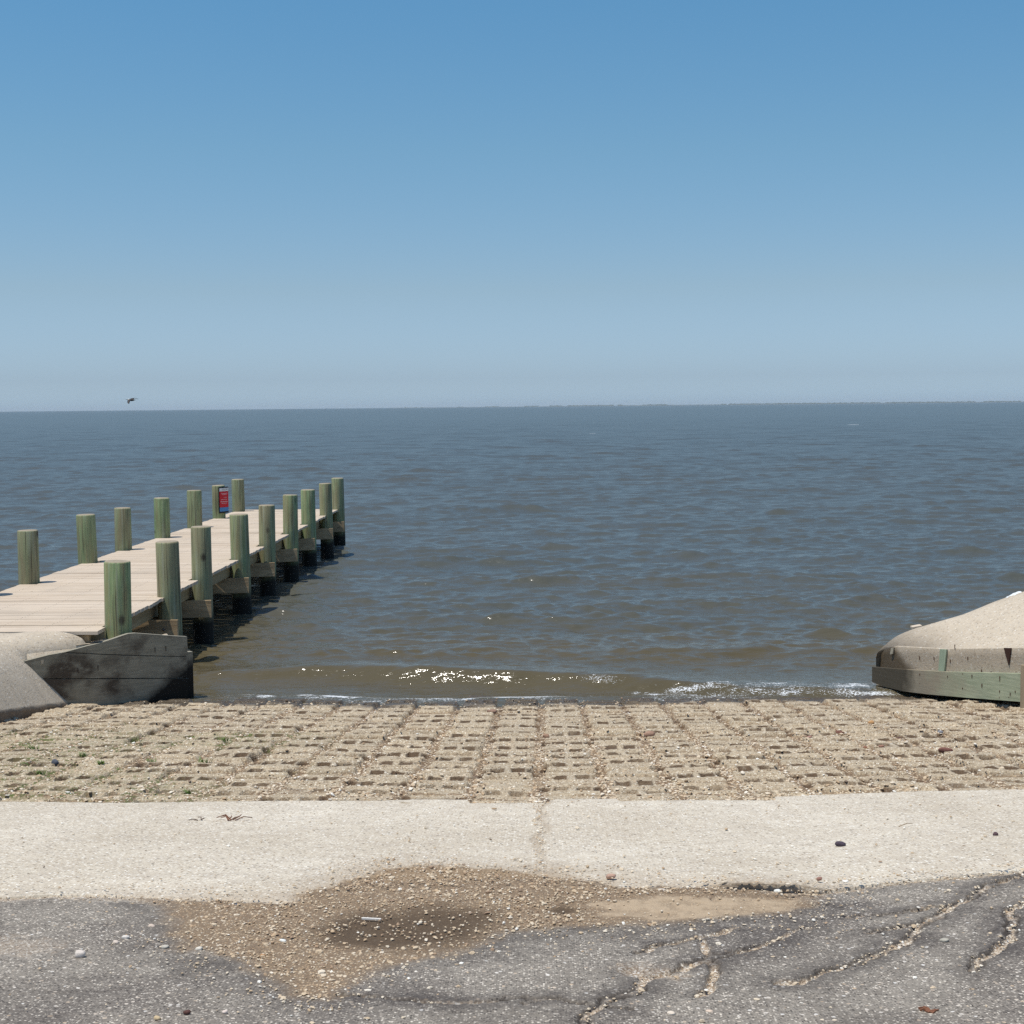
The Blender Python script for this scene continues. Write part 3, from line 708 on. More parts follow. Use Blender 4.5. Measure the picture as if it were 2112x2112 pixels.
# ------------------------------------------------------------------ dock
M_PIL = mat_piling(); M_DECK = mat_deck()
M_JOIST = mat_wood('dock_joist', (.34, .245, .13), (.50, .38, .22), grain=(30, 3, 30))
M_BEAM = mat_wood('dock_cross_beam', (.36, .25, .14), (.56, .42, .25), grain=(3, 30, 30))
M_BOLT = mat_plain('galvanised_bolt', (.3, .3, .32), .45, metal=.8)
RP = [(-4.46, 14.86), (-4.52, 17.23), (-4.55, 19.0), (-4.55, 21.5), (-4.56, 23.6), (-4.57, 25.87), (-4.57, 27.95), (-4.56, 30.23), (-4.56, 32.02)]
LP = [(-6.86, 17.35), (-6.74, 18.63), (-6.74, 21.14), (-6.77, 23.0), (-6.72, 25.21), (-6.66, 27.31), (-6.70, 29.62), (-6.71, 31.62)]
DT = .85
dock = empty('dock', (-5.65, 14.5, 0)); tag(dock, 'timber dock with pale plank deck and two rows of green pilings over the water', 'dock')
def pile_mesh(seed, r=.137, ztop=1.53):
    rg = np.random.default_rng(seed); n = 36
    zs = [-1.6, 0, .3, .6, .9, 1.2, ztop - .02, ztop - .006, ztop, ztop + .002]
    fr = [1.05, 1.03, 1.02, 1.01, 1.0, .99, .985, .955, .88, .3]
    a = np.linspace(0, 2 * np.pi, n, endpoint=False)
    k1, k2, k3 = rg.uniform(0, 6.28, 3)
    V = []
    for z, f in zip(zs, fr):
        rad = r * f * (1 + .012 * np.sin(2 * a + k1) + .009 * np.sin(5 * a + k2) + .006 * np.sin(11 * a + k3 + z))
        tl = (rg.uniform(-1, 1) * .004) * (z > 1.4)
        V += [(rad[i] * math.cos(a[i]), rad[i] * math.sin(a[i]), z + tl * math.cos(a[i] + k1)) for i in range(n)]
    F = [(k * n + i, k * n + (i + 1) % n, (k + 1) * n + (i + 1) % n, (k + 1) * n + i) for k in range(len(zs) - 1) for i in range(n)]
    V.append((0, 0, ztop + .002)); c = len(V) - 1; k = (len(zs) - 1) * n
    F += [(k + i, k + (i + 1) % n, c) for i in range(n)]
    me = bpy.data.meshes.new('piling'); me.from_pydata(V, [], F); me.polygons.foreach_set('use_smooth', [True] * len(F)); me.update()
    me.materials.append(M_PIL); return me
for i, (x, y) in enumerate(RP + LP):
    o = link('piling', pile_mesh(i, .137 + .005 * math.sin(i * 2.4), (1.53 if i < len(RP) else 1.55) + .018 * math.sin(i * 4.1)), None, dock)
    o.location = (x + 5.65, y - 14.5, 0); o.rotation_euler = (random.uniform(-.014, .014), random.uniform(-.014, .014), random.uniform(0, 6))
    o['label'] = None or ('green treated round piling standing on the ramp side of the dock' if i < len(RP) else 'green treated round piling standing on the far side of the dock')
# decking: one layer of boards, notched at every piling
V = []; F = []; T = []
y = 14.485; Yend = 32.05; bi = 0
rb = random.Random(5)
while y < Yend:
    w = .139; gp = rb.uniform(.006, .013)
    if bi % 17 == 11: gp = .014
    xr = -4.56 + rb.uniform(-.008, .014); xl = -6.80 + rb.uniform(-.01, .01)
    for px, py in RP:
        if y - .01 < py + .15 and y + w > py - .15: xr = min(xr, px - .15 + rb.uniform(-.005, .005)) if abs(y + w / 2 - py) < .13 else xr
    for px, py in LP:
        if abs(y + w / 2 - py) < .15: xl = max(xl, px + .15)
    zt = DT + rb.uniform(-.0035, .0035); c = .004; tn = rb.random()
    segs = [(xl, xr)]
    for a, b in segs:
        n = len(V)
        sec = [(0, -.038), (w, -.038), (w, -c), (w - c, 0), (c, 0), (0, -c)]
        cup = rb.uniform(-.002, .002)
        for X_ in (a, (a + b) / 2, b):
            for yy, zz in sec: V.append((X_ + 5.65, y + yy - 14.5, zt + zz + (cup if X_ == (a + b) / 2 else 0))); T.append(tn)
        for s_i in range(2):
            for k in range(6):
                p = n + s_i * 6 + k; q_ = n + s_i * 6 + (k + 1) % 6; F.append((p, q_, q_ + 6, p + 6))
        F.append(tuple(n + k for k in range(5, -1, -1))); F.append(tuple(n + 12 + k for k in range(6)))
    y += w + gp; bi += 1
me = bpy.data.meshes.new('decking'); me.from_pydata(V, [], F)
import bmesh
bm = bmesh.new(); bm.from_mesh(me); bmesh.ops.recalc_face_normals(bm, faces=bm.faces); bm.to_mesh(me); bm.free()
at = me.attributes.new('tint', 'FLOAT', 'POINT'); at.data.foreach_set('value', T); me.update()
link('decking', me, M_DECK, dock)
mbn = MB()
yy_ = 14.55
while yy_ < 31.9:
    for xx_ in (-6.58, -6.18, -5.68, -5.18, -4.73):
        for dy_ in (-.035, .035):
            x_ = xx_ + rb.uniform(-.008, .008); w_ = .0045
            mbn.add([(x_ - w_, yy_ + dy_ - w_, DT + .0045), (x_ + w_, yy_ + dy_ - w_, DT + .0045), (x_ + w_, yy_ + dy_ + w_, DT + .0045), (x_ - w_, yy_ + dy_ + w_, DT + .0045)], [(0, 1, 2, 3)])
    yy_ += .1485
nl_ = mbn.build('deck_nail', mat_plain('dark_nail', (.06, .045, .035)), dock); nl_.location = (5.65, -14.5, 0); nl_['kind'] = 'stuff'
def dk(mb, name, mat): 
    o = mb.build(name, mat, dock); o.location = (5.65, -14.5, 0); return o
JT, JB = DT - .043, DT - .043 - .215
for x0 in (-4.755, -6.60):
    mb = MB(); mb.box(x0, x0 + .045, 14.62, 31.98, JB, JT); dk(mb, 'rim_joist', M_JOIST)
for x0 in (-5.2, -5.7, -6.2):
    mb = MB(); mb.box(x0, x0 + .045, 14.62, 31.95, JB, JT); dk(mb, 'stringer', M_JOIST)
mb = MB(); mb.box(-6.65, -4.66, 31.98, 32.025, JB + .002, JT - .002); dk(mb, 'end_joist', M_BEAM)
mb = MB(); mb.box(-6.65, -4.66, 14.53, 14.6, JB + .002, JT - .002); dk(mb, 'end_joist', M_BEAM)
for (rx, ry), (lx, ly) in zip(RP[1:], LP):
    for sgn in (-1, 1):
        if sgn == 1 and ry > 31.9: continue
        mb = MB(); zc = (JB - .004) - .118
        zc = zc + (-.01 if sgn > 0 else 0)
        mb.beam((lx - .10, ly + sgn * .165, zc), (rx + .125 + (.02 if sgn < 0 else -.06) + random.uniform(-.02, .02), ry + sgn * .165, zc), .045, .225)
        bo = dk(mb, 'cross_beam', M_BEAM)
        if sgn < 0:
            m2 = MB(); n = 8
            m2.prism([(rx - .03 + .016 * math.cos(k * math.pi / 4), ry - .165 - .023, zc + .016 * math.sin(k * math.pi / 4)) for k in range(n)], (0, -.018, 0))
            q2 = m2.build('bolt', M_BOLT, bo)

# notice sign fixed to the second-last piling of the far row
sg = empty('notice_sign', (-6.60, 29.47, .98)); tag(sg, 'narrow red notice sign with white heading and blue foot on a dock piling', 'sign')
nrm = np.array([.84, -.54, 0]); nrm /= np.linalg.norm(nrm); sd = np.array([.54, .84, 0]) / np.hypot(.84, .54)
def sgn_rect(name, u0, u1, z0, z1, d, th, mat, parent):
    mb = MB(); P = []
    for u, z in ((u0, z0), (u1, z0), (u1, z1), (u0, z1)):
        p = sd * u + nrm * d; P.append((p[0], p[1], z))
    mb.prism(P, nrm * th); return mb.build(name, mat, parent)
M_BLK = mat_plain('black_frame', (.01, .01, .012), .5); M_RED = mat_plain('red_sign_face', (.52, .015, .025), .45, .1); M_WH = mat_plain('white_sign_face', (.72, .72, .72), .5, .06)
M_BLU = mat_plain('blue_sign_foot', (.07, .22, .45), .45, .1); M_PNK = mat_plain('faded_lettering', (.72, .42, .42), .5, .1); M_GRY = mat_plain('grey_heading_print', (.28, .30, .24), .5)
sgn_rect('frame', -.10, .17, -.015, .525, .0, .012, M_BLK, sg)
sgn_rect('heading_panel', -.083, .165, .435, .50, .013, .004, M_WH, sg)
sgn_rect('red_panel', -.083, .165, .105, .432, .013, .004, M_RED, sg)
sgn_rect('blue_panel', -.083, .165, .02, .102, .013, .004, M_BLU, sg)
for k, z in enumerate((.455, .475)): sgn_rect('lettering', -.02, .15, z, z + .008, .0175, .002, M_GRY, sg)
for z, u0, u1, h in ((.385, -.04, .14, .010), (.362, -.02, .11, .009), (.305, .03, .12, .007), (.26, -.05, .12, .008), (.215, -.06, .14, .012), (.183, -.03, .12, .009)):
    sgn_rect('lettering', u0, u1, z, z + h, .0175, .002, M_PNK, sg)

# ------------------------------------------------------------------ right bank and its formed concrete face
RWA = np.array([4.6, 13.75]); RWD = np.array([-.5127, .8586]); RWN = np.array([-.8586, -.5127])
def rw(s, off=0.): return RWA + RWD * s + RWN * off
def ctop(s): return np.interp(s, [-6, -2, 0, 1.0, 1.68, 1.9, 2.0, 2.04], [1.3, 1.0, .757, .604, .534, .48, .40, .30])
def cbot(s): return np.interp(s, [-6, 0, .67, 1.2, 1.7, 2.04], [.7, .225, .150, .10, .06, .0])
ss = np.concatenate([np.linspace(-5, 0, 20), np.linspace(.03, 1.8, 90), np.linspace(1.815, 2.03, 22)])
# ridge line of the mound above each wall station
ridge_s = [-5, -2, 0, .35, .9, 1.3, 1.6, 1.85, 2.03]
rxs = [8.6, 6.3, 5.10, 4.76, 4.46, 4.15, 3.92, 3.72, 3.56]; rys = [12.8, 14.2, 15.0, 15.15, 15.3, 15.4, 15.46, 15.5, 15.52]; rzs = [2.0, 1.5, 1.165, 1.01, .845, .735, .655, .545, .34]
def cs(t, xs_, ys_):
    # smoothed piecewise-linear
    w = np.linspace(-.12, .12, 7); return sum(np.interp(t + k, xs_, ys_) for k in w) / 7
V = []; NS = 34; wetv = []; 
for s in ss:
    zt = float(ctop(s)); zb = float(cbot(s)); p0 = rw(s)
    rp = np.array([cs(s, ridge_s, rxs), cs(s, ridge_s, rys)]); rz = float(cs(s, ridge_s, rzs))
    rz = max(rz, zt + .005)
    row = []
    curl = .10 * max(0, (s - 1.6) / .43) ** 2     # nose turns away
    pf = p0 - RWN * curl
    for k in range(8): row.append((*(pf - RWN * (.0)), zb + (zt - .012 - zb) * k / 7))
    row.append((*(pf - RWN * .006), zt - .003)); row.append((*(pf - RWN * .014), zt))
    for k in range(1, 15):
        t = k / 14; e = t; zz = zt + (rz - zt) * (math.sin(t * math.pi / 2) ** 1.15 * .55 + t * .45)
        q = (pf - RWN * .014) * (1 - e) + rp * e; row.append((q[0], q[1], zz))
    away = np.array([.35, .94])
    for k in range(1, 11):
        t = k / 10; q = rp + away * (.08 + 1.3 * t) * (1.0 if s < 1.5 else max(.10, (2.03 - s) / .53)) * t ** .6; row.append((q[0], q[1], rz - (rz + .6) * t ** 1.6))
    V.append(row)
V = np.array(V); nr, nc = V.shape[:2]
Vz = V[..., 2] + .006 * fbm(V[..., 0] * 3, V[..., 1] * 3, 3) * (np.arange(nc) > 9)[None]
V[..., 2] = Vz
S2 = np.repeat(ss[:, None], nc, 1)
wetf = sstep(0, .14, (S2 - 1.50) * 1.0 + (.40 - V[..., 2]) * 1.25 * (np.arange(nc) < 9)[None] + .05 * fbm(S2 * 5, V[..., 2] * 7, 3) - .0)
wett = .85 * sstep(.80, .42, V[..., 2] + .04 * fbm(V[..., 0] * 4, V[..., 1] * 4, 3)) * (np.arange(nc) >= 9)[None] * sstep(.6, 1.4, S2)
wet = np.maximum(wetf * (np.arange(nc) < 9)[None], wett)
edge = np.zeros((nr, nc)); edge[:, :8] = .30; edge[:, 0] = .6
me = fast_mesh('concrete_mound', V.reshape(-1, 3), grid_faces(nr, nc), True, dict(wet=wet.ravel(), edge=edge.ravel()))
o = link('concrete_bank', me, M_BANK); tag(o, 'rounded pale concrete mound with a formed vertical face, at right', kind='structure')

M_GB = NT('green_form_board'); _s = M_GB
g = _s.noise(1, 5, .6, _s.mapv((5, 5, 45)))
c = _s.mix(_s.ramp(g, [(.3, 0.), (.7, 1.)]), (.27, .30, .195), (.40, .42, .29))
xx = _s.sep(_s.geo())
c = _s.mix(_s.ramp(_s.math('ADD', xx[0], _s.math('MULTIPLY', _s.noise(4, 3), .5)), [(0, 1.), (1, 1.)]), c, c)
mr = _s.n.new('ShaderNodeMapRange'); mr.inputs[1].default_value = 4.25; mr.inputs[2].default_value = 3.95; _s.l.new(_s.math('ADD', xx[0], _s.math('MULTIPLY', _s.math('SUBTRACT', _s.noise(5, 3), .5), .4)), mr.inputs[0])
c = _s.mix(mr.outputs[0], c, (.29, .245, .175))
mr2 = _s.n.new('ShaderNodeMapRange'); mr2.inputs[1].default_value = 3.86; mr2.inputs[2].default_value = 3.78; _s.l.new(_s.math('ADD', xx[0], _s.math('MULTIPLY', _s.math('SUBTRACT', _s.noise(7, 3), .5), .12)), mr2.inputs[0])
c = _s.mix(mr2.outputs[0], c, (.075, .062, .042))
sp = _s.ramp(_s.voro(9, 'F1', _s.mapv((1, 1, 1))), [(.05, .9), (.10, 0.)])
c = _s.mix(sp, c, (.12, .065, .035))
_s.fin(c, .75, _s.bump(g, .004, .6), .3); M_GB = _s.m
def btop(s): return float(np.interp(s, [-3, 0, .935, 1.54, 2.017], [.9, .507, .376, .307, .262]))
def bbot(s): return float(np.interp(s, [-3, 0, .675, 1.19, 1.68, 2.0], [.60, .234, .157, .103, .065, .10]))
fw_ = empty('form_board_wall', (RWA[0], RWA[1], .2)); tag(fw_, 'faded green plank wall with rusty spikes along the foot of the right concrete mound', 'retaining wall')
def rwp(s, z, off): p = rw(s, off); return (p[0], p[1], z)
def rprism(name, pts, off, th, mat, root=fw_):
    mb = MB(); mb.prism([rwp(s, z, off) for s, z in pts], (RWN[0] * th, RWN[1] * th, 0)); return rel(mb.build(name, mat, root), root)
sl = [-.0, .3, .675, .95, 1.2, 1.54, 1.8, 2.0]
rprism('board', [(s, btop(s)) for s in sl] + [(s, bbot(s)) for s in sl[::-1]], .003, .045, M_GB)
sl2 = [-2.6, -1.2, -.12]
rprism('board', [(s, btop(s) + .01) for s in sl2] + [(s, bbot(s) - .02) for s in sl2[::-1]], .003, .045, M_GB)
rprism('post', [(-.13, .60), (-.035, .60), (-.035, .05), (-.13, .05)], .004, .09, mat_wood('post_timber', (.26, .2, .13), (.38, .3, .2), grain=(30, 30, 3)))
M_BAT = mat_wood('green_batten', (.30, .36, .25), (.42, .48, .35), grain=(40, 40, 4), knots=False)
rprism('batten', [(1.06, .588), (.972, .598), (1.0, btop(1.0) + .002), (1.078, btop(1.078) + .002)], .003, .018, M_BAT)
rprism('batten', [(1.76, .50), (1.72, .51), (1.735, .44), (1.775, .43)], -.02, .03, mat_plain('pale_stub', (.36, .32, .24)))
rprism('wedge', [(.245, .716), (.156, .728), (.182, .556)], .002, .012, mat_plain('rusty_wedge', (.05, .022, .014)))
M_RUST = mat_plain('rusty_spike', (.09, .04, .022))
for px_s, z, w, hh in ((.87, .66, .010, .05), (.92, .34, .008, .02), (.47, .33, .012, .04), (.60, .40, .009, .035), (.25, .44, .009, .05), (.25, .30, .010, .02), (.12, .30, .009, .03), (1.3, .30, .008, .02),
                        (.06, .33, .010, .02), (.72, .25, .009, .015)):
    if z > btop(px_s): off = .003
    else: off = .049
    rprism('rusty_spike', [(px_s, z), (px_s + w, z), (px_s + w * .7, z - hh), (px_s + w * .3, z - hh)], off, .004, M_RUST)
for s, z in ((1.35, .47), (1.15, .49), (.93, .50), (.70, .56), (.52, .46), (.40, .46)):
    rprism('rusty_spike', [(s, z), (s + .010, z), (s + .007, z - .035), (s + .002, z - .035)], .003, .003, M_RUST)

# crumpled white scrap and a board end lying on the mound
M_SCRAP = mat_plain('white_scrap', (.75, .78, .76), .5, .08)
xs_, ys_ = np.meshgrid(np.linspace(-.085, .085, 22), np.linspace(-.05, .05, 14))
zs_ = .014 + .012 * np.cos(xs_ * 14) + .014 * fbm(xs_ * 22, ys_ * 22, 3, 4)
Vt = np.stack([xs_, ys_, zs_], -1).reshape(-1, 3); Vl = Vt - np.array([0, 0, .012])
Ft = grid_faces(14, 22); 
o = link('scrap_sheet', fast_mesh('scrap_sheet', np.concatenate([Vt, Vl]), np.concatenate([Ft, Ft[:, ::-1] + len(Vt)])), M_SCRAP)
o.location = (4.935, 15.10, 1.062); o.rotation_euler = (0, R(-24), R(15)); tag(o, 'bright white crumpled scrap lying on the crest of the right mound', 'scrap')
mb = MB(); mb.box(-.055, .055, -.03, .03, 0, .03); o = mb.build('board_end', mat_plain('pale_board', (.6, .5, .38)))
o.location = (4.05, 15.62, .655); o.rotation_euler = (R(4), R(-8), R(10)); tag(o, 'short pale board end poking up behind the right mound', 'board')

# ------------------------------------------------------------------ single rocks and litter
def rock(name, x, y, r, col, label, cat='rock', flat=.6, el=(1, .7), rot=0., surf='ramp', sink=.25, grp=None):
    r *= .58 if surf == 'ramp' else .66
    rg = np.random.default_rng(int(abs(x * 1000) + abs(y * 77)))
    bm = bmesh.new(); bmesh.ops.create_icosphere(bm, subdivisions=3, radius=1)
    k = rg.uniform(0, 50)
    for v in bm.verts:
        p = np.array(v.co)
        n = 1 + .30 * float(fbm(np.array([p[0] * 1.1 + k]), np.array([p[1] * 1.1 + p[2] * .9]), 3)[0]) + .10 * float(fbm(np.array([p[0] * 4 + k]), np.array([p[2] * 4 + p[1] * 3]), 2)[0])
        q = p * n
        q = np.sign(q) * np.abs(q) ** .85
        v.co = (q[0] * r * el[0], q[1] * r * el[1], q[2] * r * flat)
    me = bpy.data.meshes.new(name); bm.to_mesh(me); bm.free()
    me.polygons.foreach_set('use_smooth', [True] * len(me.polygons))
    o = link(name, me, mat_plain(name + '_surface', col, .8, .35, 40))
    if surf == 'ramp': z = float(max(z_ramp(x, y), z_ramp(x, y + .05), z_ramp(x + .03, y)))
    elif surf == 'slab': z = float(zg(y)) + .024
    elif surf == 'asph': z = float(zg(y))
    else: z = surf
    o.location = (x, y, z + r * flat * (1 - 2 * sink)); o.rotation_euler = (rg.uniform(-.15, .15), rg.uniform(-.15, .15), rot)
    tag(o, label, cat, grp); return o
RED = (.17, .075, .05); BRN = (.26, .17, .11); PALE = (.62, .55, .46); PUR = (.075, .055, .07); ORG = (.5, .28, .12); GRY = (.32, .31, .28); WHT = (.78, .74, .67)
G1, G2, G3 = 'stray rocks lying on the block ramp', 'stones lying on the concrete apron', 'stones lying on the asphalt'
rock('rock', 2.411, 11.68, .055, RED, 'long dark reddish rock on the ramp, upper left of the pair below the mound', el=(1.3, .6), rot=-.3, grp=G1)
rock('rock', 2.818, 11.38, .05, (.12, .06, .05), 'rounded dark red rock on the ramp, right one of the upper pair', flat=.8, grp=G1)
rock('rock', 2.103, 10.42, .04, RED, 'small flat brick red rock left of the others on the ramp', el=(1.2, .6), flat=.5, grp=G1)
rock('rock', 2.483, 10.53, .034, (.3, .16, .11), 'small pinkish brown pebble on the ramp, right one of two touching', el=(1.2, .7), grp=G1)
rock('rock', 2.40, 10.68, .03, (.28, .13, .08), 'tiny brown pebble on the ramp, left one of two touching', grp=G1)
rock('rock', 2.932, 10.45, .06, (.2, .09, .065), 'dark wedge shaped rock pointing left at the right side of the ramp', el=(1.5, .6), flat=.65, rot=.15, grp=G1)
rock('rock', 2.862, 12.52, .045, ORG, 'orange tan rock high on the ramp below the green plank wall', grp=G1)
rock('rock', 3.235, 11.68, .04, (.25, .25, .26), 'pale grey pebble at the far right of the ramp', grp=G1)
rock('rock', 2.059, 11.10, .035, (.38, .22, .17), 'pinkish flat pebble left of the dark rocks on the ramp', flat=.4, grp=G1)
rock('rock', -.495, 13.45, .065, (.27, .17, .12), 'brown rock in a joint near the water at the middle of the ramp', el=(1.3, .7), rot=-.4, grp=G1)
rock('rock', .847, 11.42, .07, (.36, .22, .15), 'pinkish brown brick chunk on the step line right of the middle joint', el=(1.2, .7), rot=.3, grp=G1)
rock('rock', .011, 11.46, .05, (.33, .20, .13), 'brown rounded chunk on the step line at the middle joint', grp=G1)
rock('rock', 1.332, 6.412, .032, PUR, 'dark purple stone with a sharp shadow on the pale slab', el=(1.2, .8), flat=.6, rot=.4, surf='slab', grp=G2)
rock('rock', 2.112, 6.68, .018, (.10, .06, .065), 'small round dark pebble at the right side of the pale slab', flat=.9, surf='slab', grp=G2)
rock('rock', .261, 5.653, .027, (.46, .29, .21), 'pinkish stone on the near edge of the slab right of the joint', el=(1.2, .8), surf='slab', grp=G2)
rock('rock', .447, 5.44, .034, (.56, .5, .42), 'pale grey stone at the slab edge, largest of the pale row', surf='asph', grp=G3)
rock('rock', .36, 5.46, .024, PALE, 'cream stone just left of the pale grey stone at the slab edge', surf='asph', grp=G3)
rock('rock', 1.082, 5.60, .018, (.3, .16, .12), 'dark red pebble at the right end of the slab undercut', surf='slab', grp=G2)
rock('rock', .894, 5.46, .022, WHT, 'white pebble in front of the dark slab undercut', surf='asph', grp=G3)
rock('rock', -1.53, 4.579, .024, (.66, .58, .5), 'largest pale pinkish pebble on the asphalt at left', flat=.85, surf='asph', grp=G3)
rock('rock', -1.443, 4.797, .019, (.7, .64, .56), 'pale pebble on the asphalt, upper right of the left trio', surf='asph', grp=G3)
rock('rock', -1.46, 4.74, .016, (.62, .52, .43), 'small tan pebble beside its paler twin on the asphalt at left', surf='asph', grp=G3)
rock('rock', -1.394, 4.946, .019, (.62, .5, .4), 'round pinkish pebble at the left rim of the gravel patch', surf='asph', grp=G3)
rock('rock', -1.276, 4.678, .02, (.5, .46, .38), 'greyish flat pebble left of the lower gravel patch', flat=.45, surf='asph', grp=G3)
rock('rock', -1.155, 4.654, .018, (.66, .6, .5), 'cream pebble inside the left rim of the gravel patch', surf='asph', grp=G3)
rock('rock', -1.028, 3.983, .016, (.10, .045, .035), 'dark maroon pebble near the bottom edge at left', surf='asph', grp=G3)
rock('rock', -1.10, 3.931, .015, (.55, .42, .25), 'tan yellow pebble at the very bottom left of the asphalt', surf='asph', grp=G3)
rock('rock', -.92, 3.987, .013, (.7, .58, .5), 'small cream pink pebble right of the maroon one', surf='asph', grp=G3)
rock('rock', -.926, 4.571, .014, (.42, .2, .07), 'orange brown pebble in the gravel patch', surf='asph', grp=G3)
rock('shell', -.895, 4.756, .018, WHT, 'white shell lying in the tan gravel patch', 'shell', flat=.45, surf='asph')
rock('shell', -1.169, 5.266, .019, (.82, .78, .7), 'white shell just below the slab edge at left', 'shell', flat=.5, surf='asph')
rock('rock', 1.337, 4.75, .023, (.4, .37, .3), 'flat grey stone alone on the asphalt at right', flat=.4, surf='asph', grp=G3)
rock('rock', .351, 3.968, .018, (.7, .6, .48), 'cream stone on dark asphalt near the bottom edge, left of two', surf='asph', grp=G3)
rock('rock', .461, 3.985, .016, (.66, .52, .4), 'tan stone on dark asphalt near the bottom edge, right of two', surf='asph', grp=G3)
rock('rock', -4.08, 15.30, .055, (.55, .45, .33), 'tan rubble stone on top of the left wing wall under the dock', surf=.66, grp='rubble under the dock')
rock('rock', -3.95, 15.05, .028, (.7, .68, .62), 'small white stone on the end of the left wing wall', surf=.695, grp='rubble under the dock')
rock('rock', 3.95, 14.55, .03, WHT, 'whitish stone in the dark gap under the green plank wall', surf=.05, flat=.5, grp='rubble under the plank wall')
rock('rock', 4.32, 14.02, .02, WHT, 'tiny white stone in the gap near the right end of the plank wall', surf=.13, flat=.6, grp='rubble under the plank wall')

# rusty clump of dead leaves, white sliver and twigs
def twigs(name, x, y, z, L, n, col, label, cat, th=.0016, spread=3.1):
    rg = random.Random(int(abs(x * 991) + y * 13)); mb = MB()
    for k in range(n):
        a = rg.uniform(0, spread); l = L * rg.uniform(.5, 1); ox, oy = rg.uniform(-.2, .2) * L, rg.uniform(-.2, .2) * L
        p = [(ox, oy, th), (ox + math.cos(a) * l * .5, oy + math.sin(a) * l * .5, th + rg.uniform(.1, .35) * L * .5), (ox + math.cos(a + .3) * l, oy + math.sin(a + .3) * l, th)]
        mb.beam(p[0], p[1], th * 2, th * 2); mb.beam(p[1], p[2], th * 1.6, th * 1.6)
    o = mb.build(name, mat_plain(name + '_bark', col, .8)); o.location = (x, y, z); tag(o, label, cat); return o
twigs('twig_cluster', -1.613, 7.255, float(zg(7.255)) + .024, .11, 7, (.2, .09, .05), 'reddish dry twig cluster on the pale slab at left', 'twig', .002)
twigs('twig', -1.78, 7.26, float(zg(7.26)) + .024, .06, 3, (.1, .06, .04), 'tiny dark twig left of the reddish twig cluster', 'twig', .002)
twigs('dead_leaf_clump', 1.078, 3.97, float(zg(3.97)) + .003, .034, 12, (.20, .085, .045), 'rust brown clump of dead leaves on the asphalt at bottom right', 'leaf litter', .003)
mb = MB(); mb.beam((-.035, .008, .004), (.035, -.008, .006), .008, .006); o = mb.build('white_stick', mat_plain('bleached', (.75, .7, .62))); o.location = (-.627, 5.044, float(zg(5.044)))
tag(o, 'short bleached white stick on the damp brown dirt', 'stick')
twigs('straw', 1.75, 7.0, float(zg(7.0)) + .024, .12, 1, (.35, .25, .15), 'thin straw lying on the right of the pale slab', 'straw', .0015, .3)

# weeds
M_WEED = mat_plain('weed_green', (.13, .20, .045), .6, .4, 60)
def weed(x, y, n, hgt, label):
    rg = random.Random(int(abs(x * 733) + y * 31)); V = []; F = []
    for k in range(n):
        a = rg.uniform(0, 6.28); l = hgt * rg.uniform(.5, 1.1); lean = rg.uniform(.3, 1.3); w = rg.uniform(.0025, .005)
        ox, oy = rg.gauss(0, hgt * .36), rg.gauss(0, hgt * .25); b = len(V)
        for t in (0, .5, 1):
            r_ = l * lean * t * t * .8; z = l * t * (1 - .3 * t)
            cx, cy = ox + math.cos(a) * r_, oy + math.sin(a) * r_
            ww = w * (1 - .8 * t); V += [(cx - math.sin(a) * ww, cy + math.cos(a) * ww, z), (cx + math.sin(a) * ww, cy - math.cos(a) * ww, z + .001)]
        F += [(b, b + 1, b + 3, b + 2), (b + 2, b + 3, b + 5, b + 4)]
    me = bpy.data.meshes.new('weed_tuft'); me.from_pydata(V, [], F); me.update()
    o = link('weed_tuft', me, M_WEED); o.location = (x, y, float(z_ramp(x, y)) - .006)
    tag(o, label, 'weed', 'green weeds between the ramp blocks'); return o
for a in [(-3.93, 11.2, 14, .09, 'thin upright weed tuft near the lower lip of the left bank'), (-3.9, 10.73, 22, .06, 'low weed tuft at the left edge below the upright one'),
          (-3.43, 10.47, 26, .05, 'round green weed tuft, upper of a column of three at left'), (-3.37, 9.97, 34, .05, 'dense weed tuft beside a dark stone at left'),
          (-3.08, 9.78, 40, .035, 'mossy green weed filling an open block cell at left'), (-2.92, 9.62, 24, .04, 'small weed tuft just right of the mossy cell'),
          (-3.36, 9.37, 44, .045, 'wide sparse weed patch lowest at the left edge'), (-2.37, 9.83, 26, .055, 'leafy weed tuft, upper of two in line right of the mossy cell'),
          (-2.2, 9.11, 38, .05, 'bright weed tuft, lower of two in line right of the mossy cell'), (-2.17, 8.57, 30, .04, 'weed tuft lowest and nearest the pale slab'),
          (-2.57, 8.86, 22, .035, 'small weed inside a block cell near the slab at left'), (-2.52, 11.08, 26, .05, 'pale weed tuft highest and furthest right on the ramp'),
          (-2.79, 10.0, 24, .04, 'weed tuft beside a white pebble in the middle of the weeds'), (-3.73, 12.53, 18, .05, 'faint weed tuft highest up beside the left wing wall')]:
    weed(*a)
rock('rock', -3.45, 9.93, .045, (.09, .10, .12), 'dark blue grey stone beside a dense weed tuft at left', flat=.8, grp=G1)
rock('rock', -2.75, 9.90, .03, WHT, 'white flat pebble among the weeds at left', flat=.5, grp=G1)

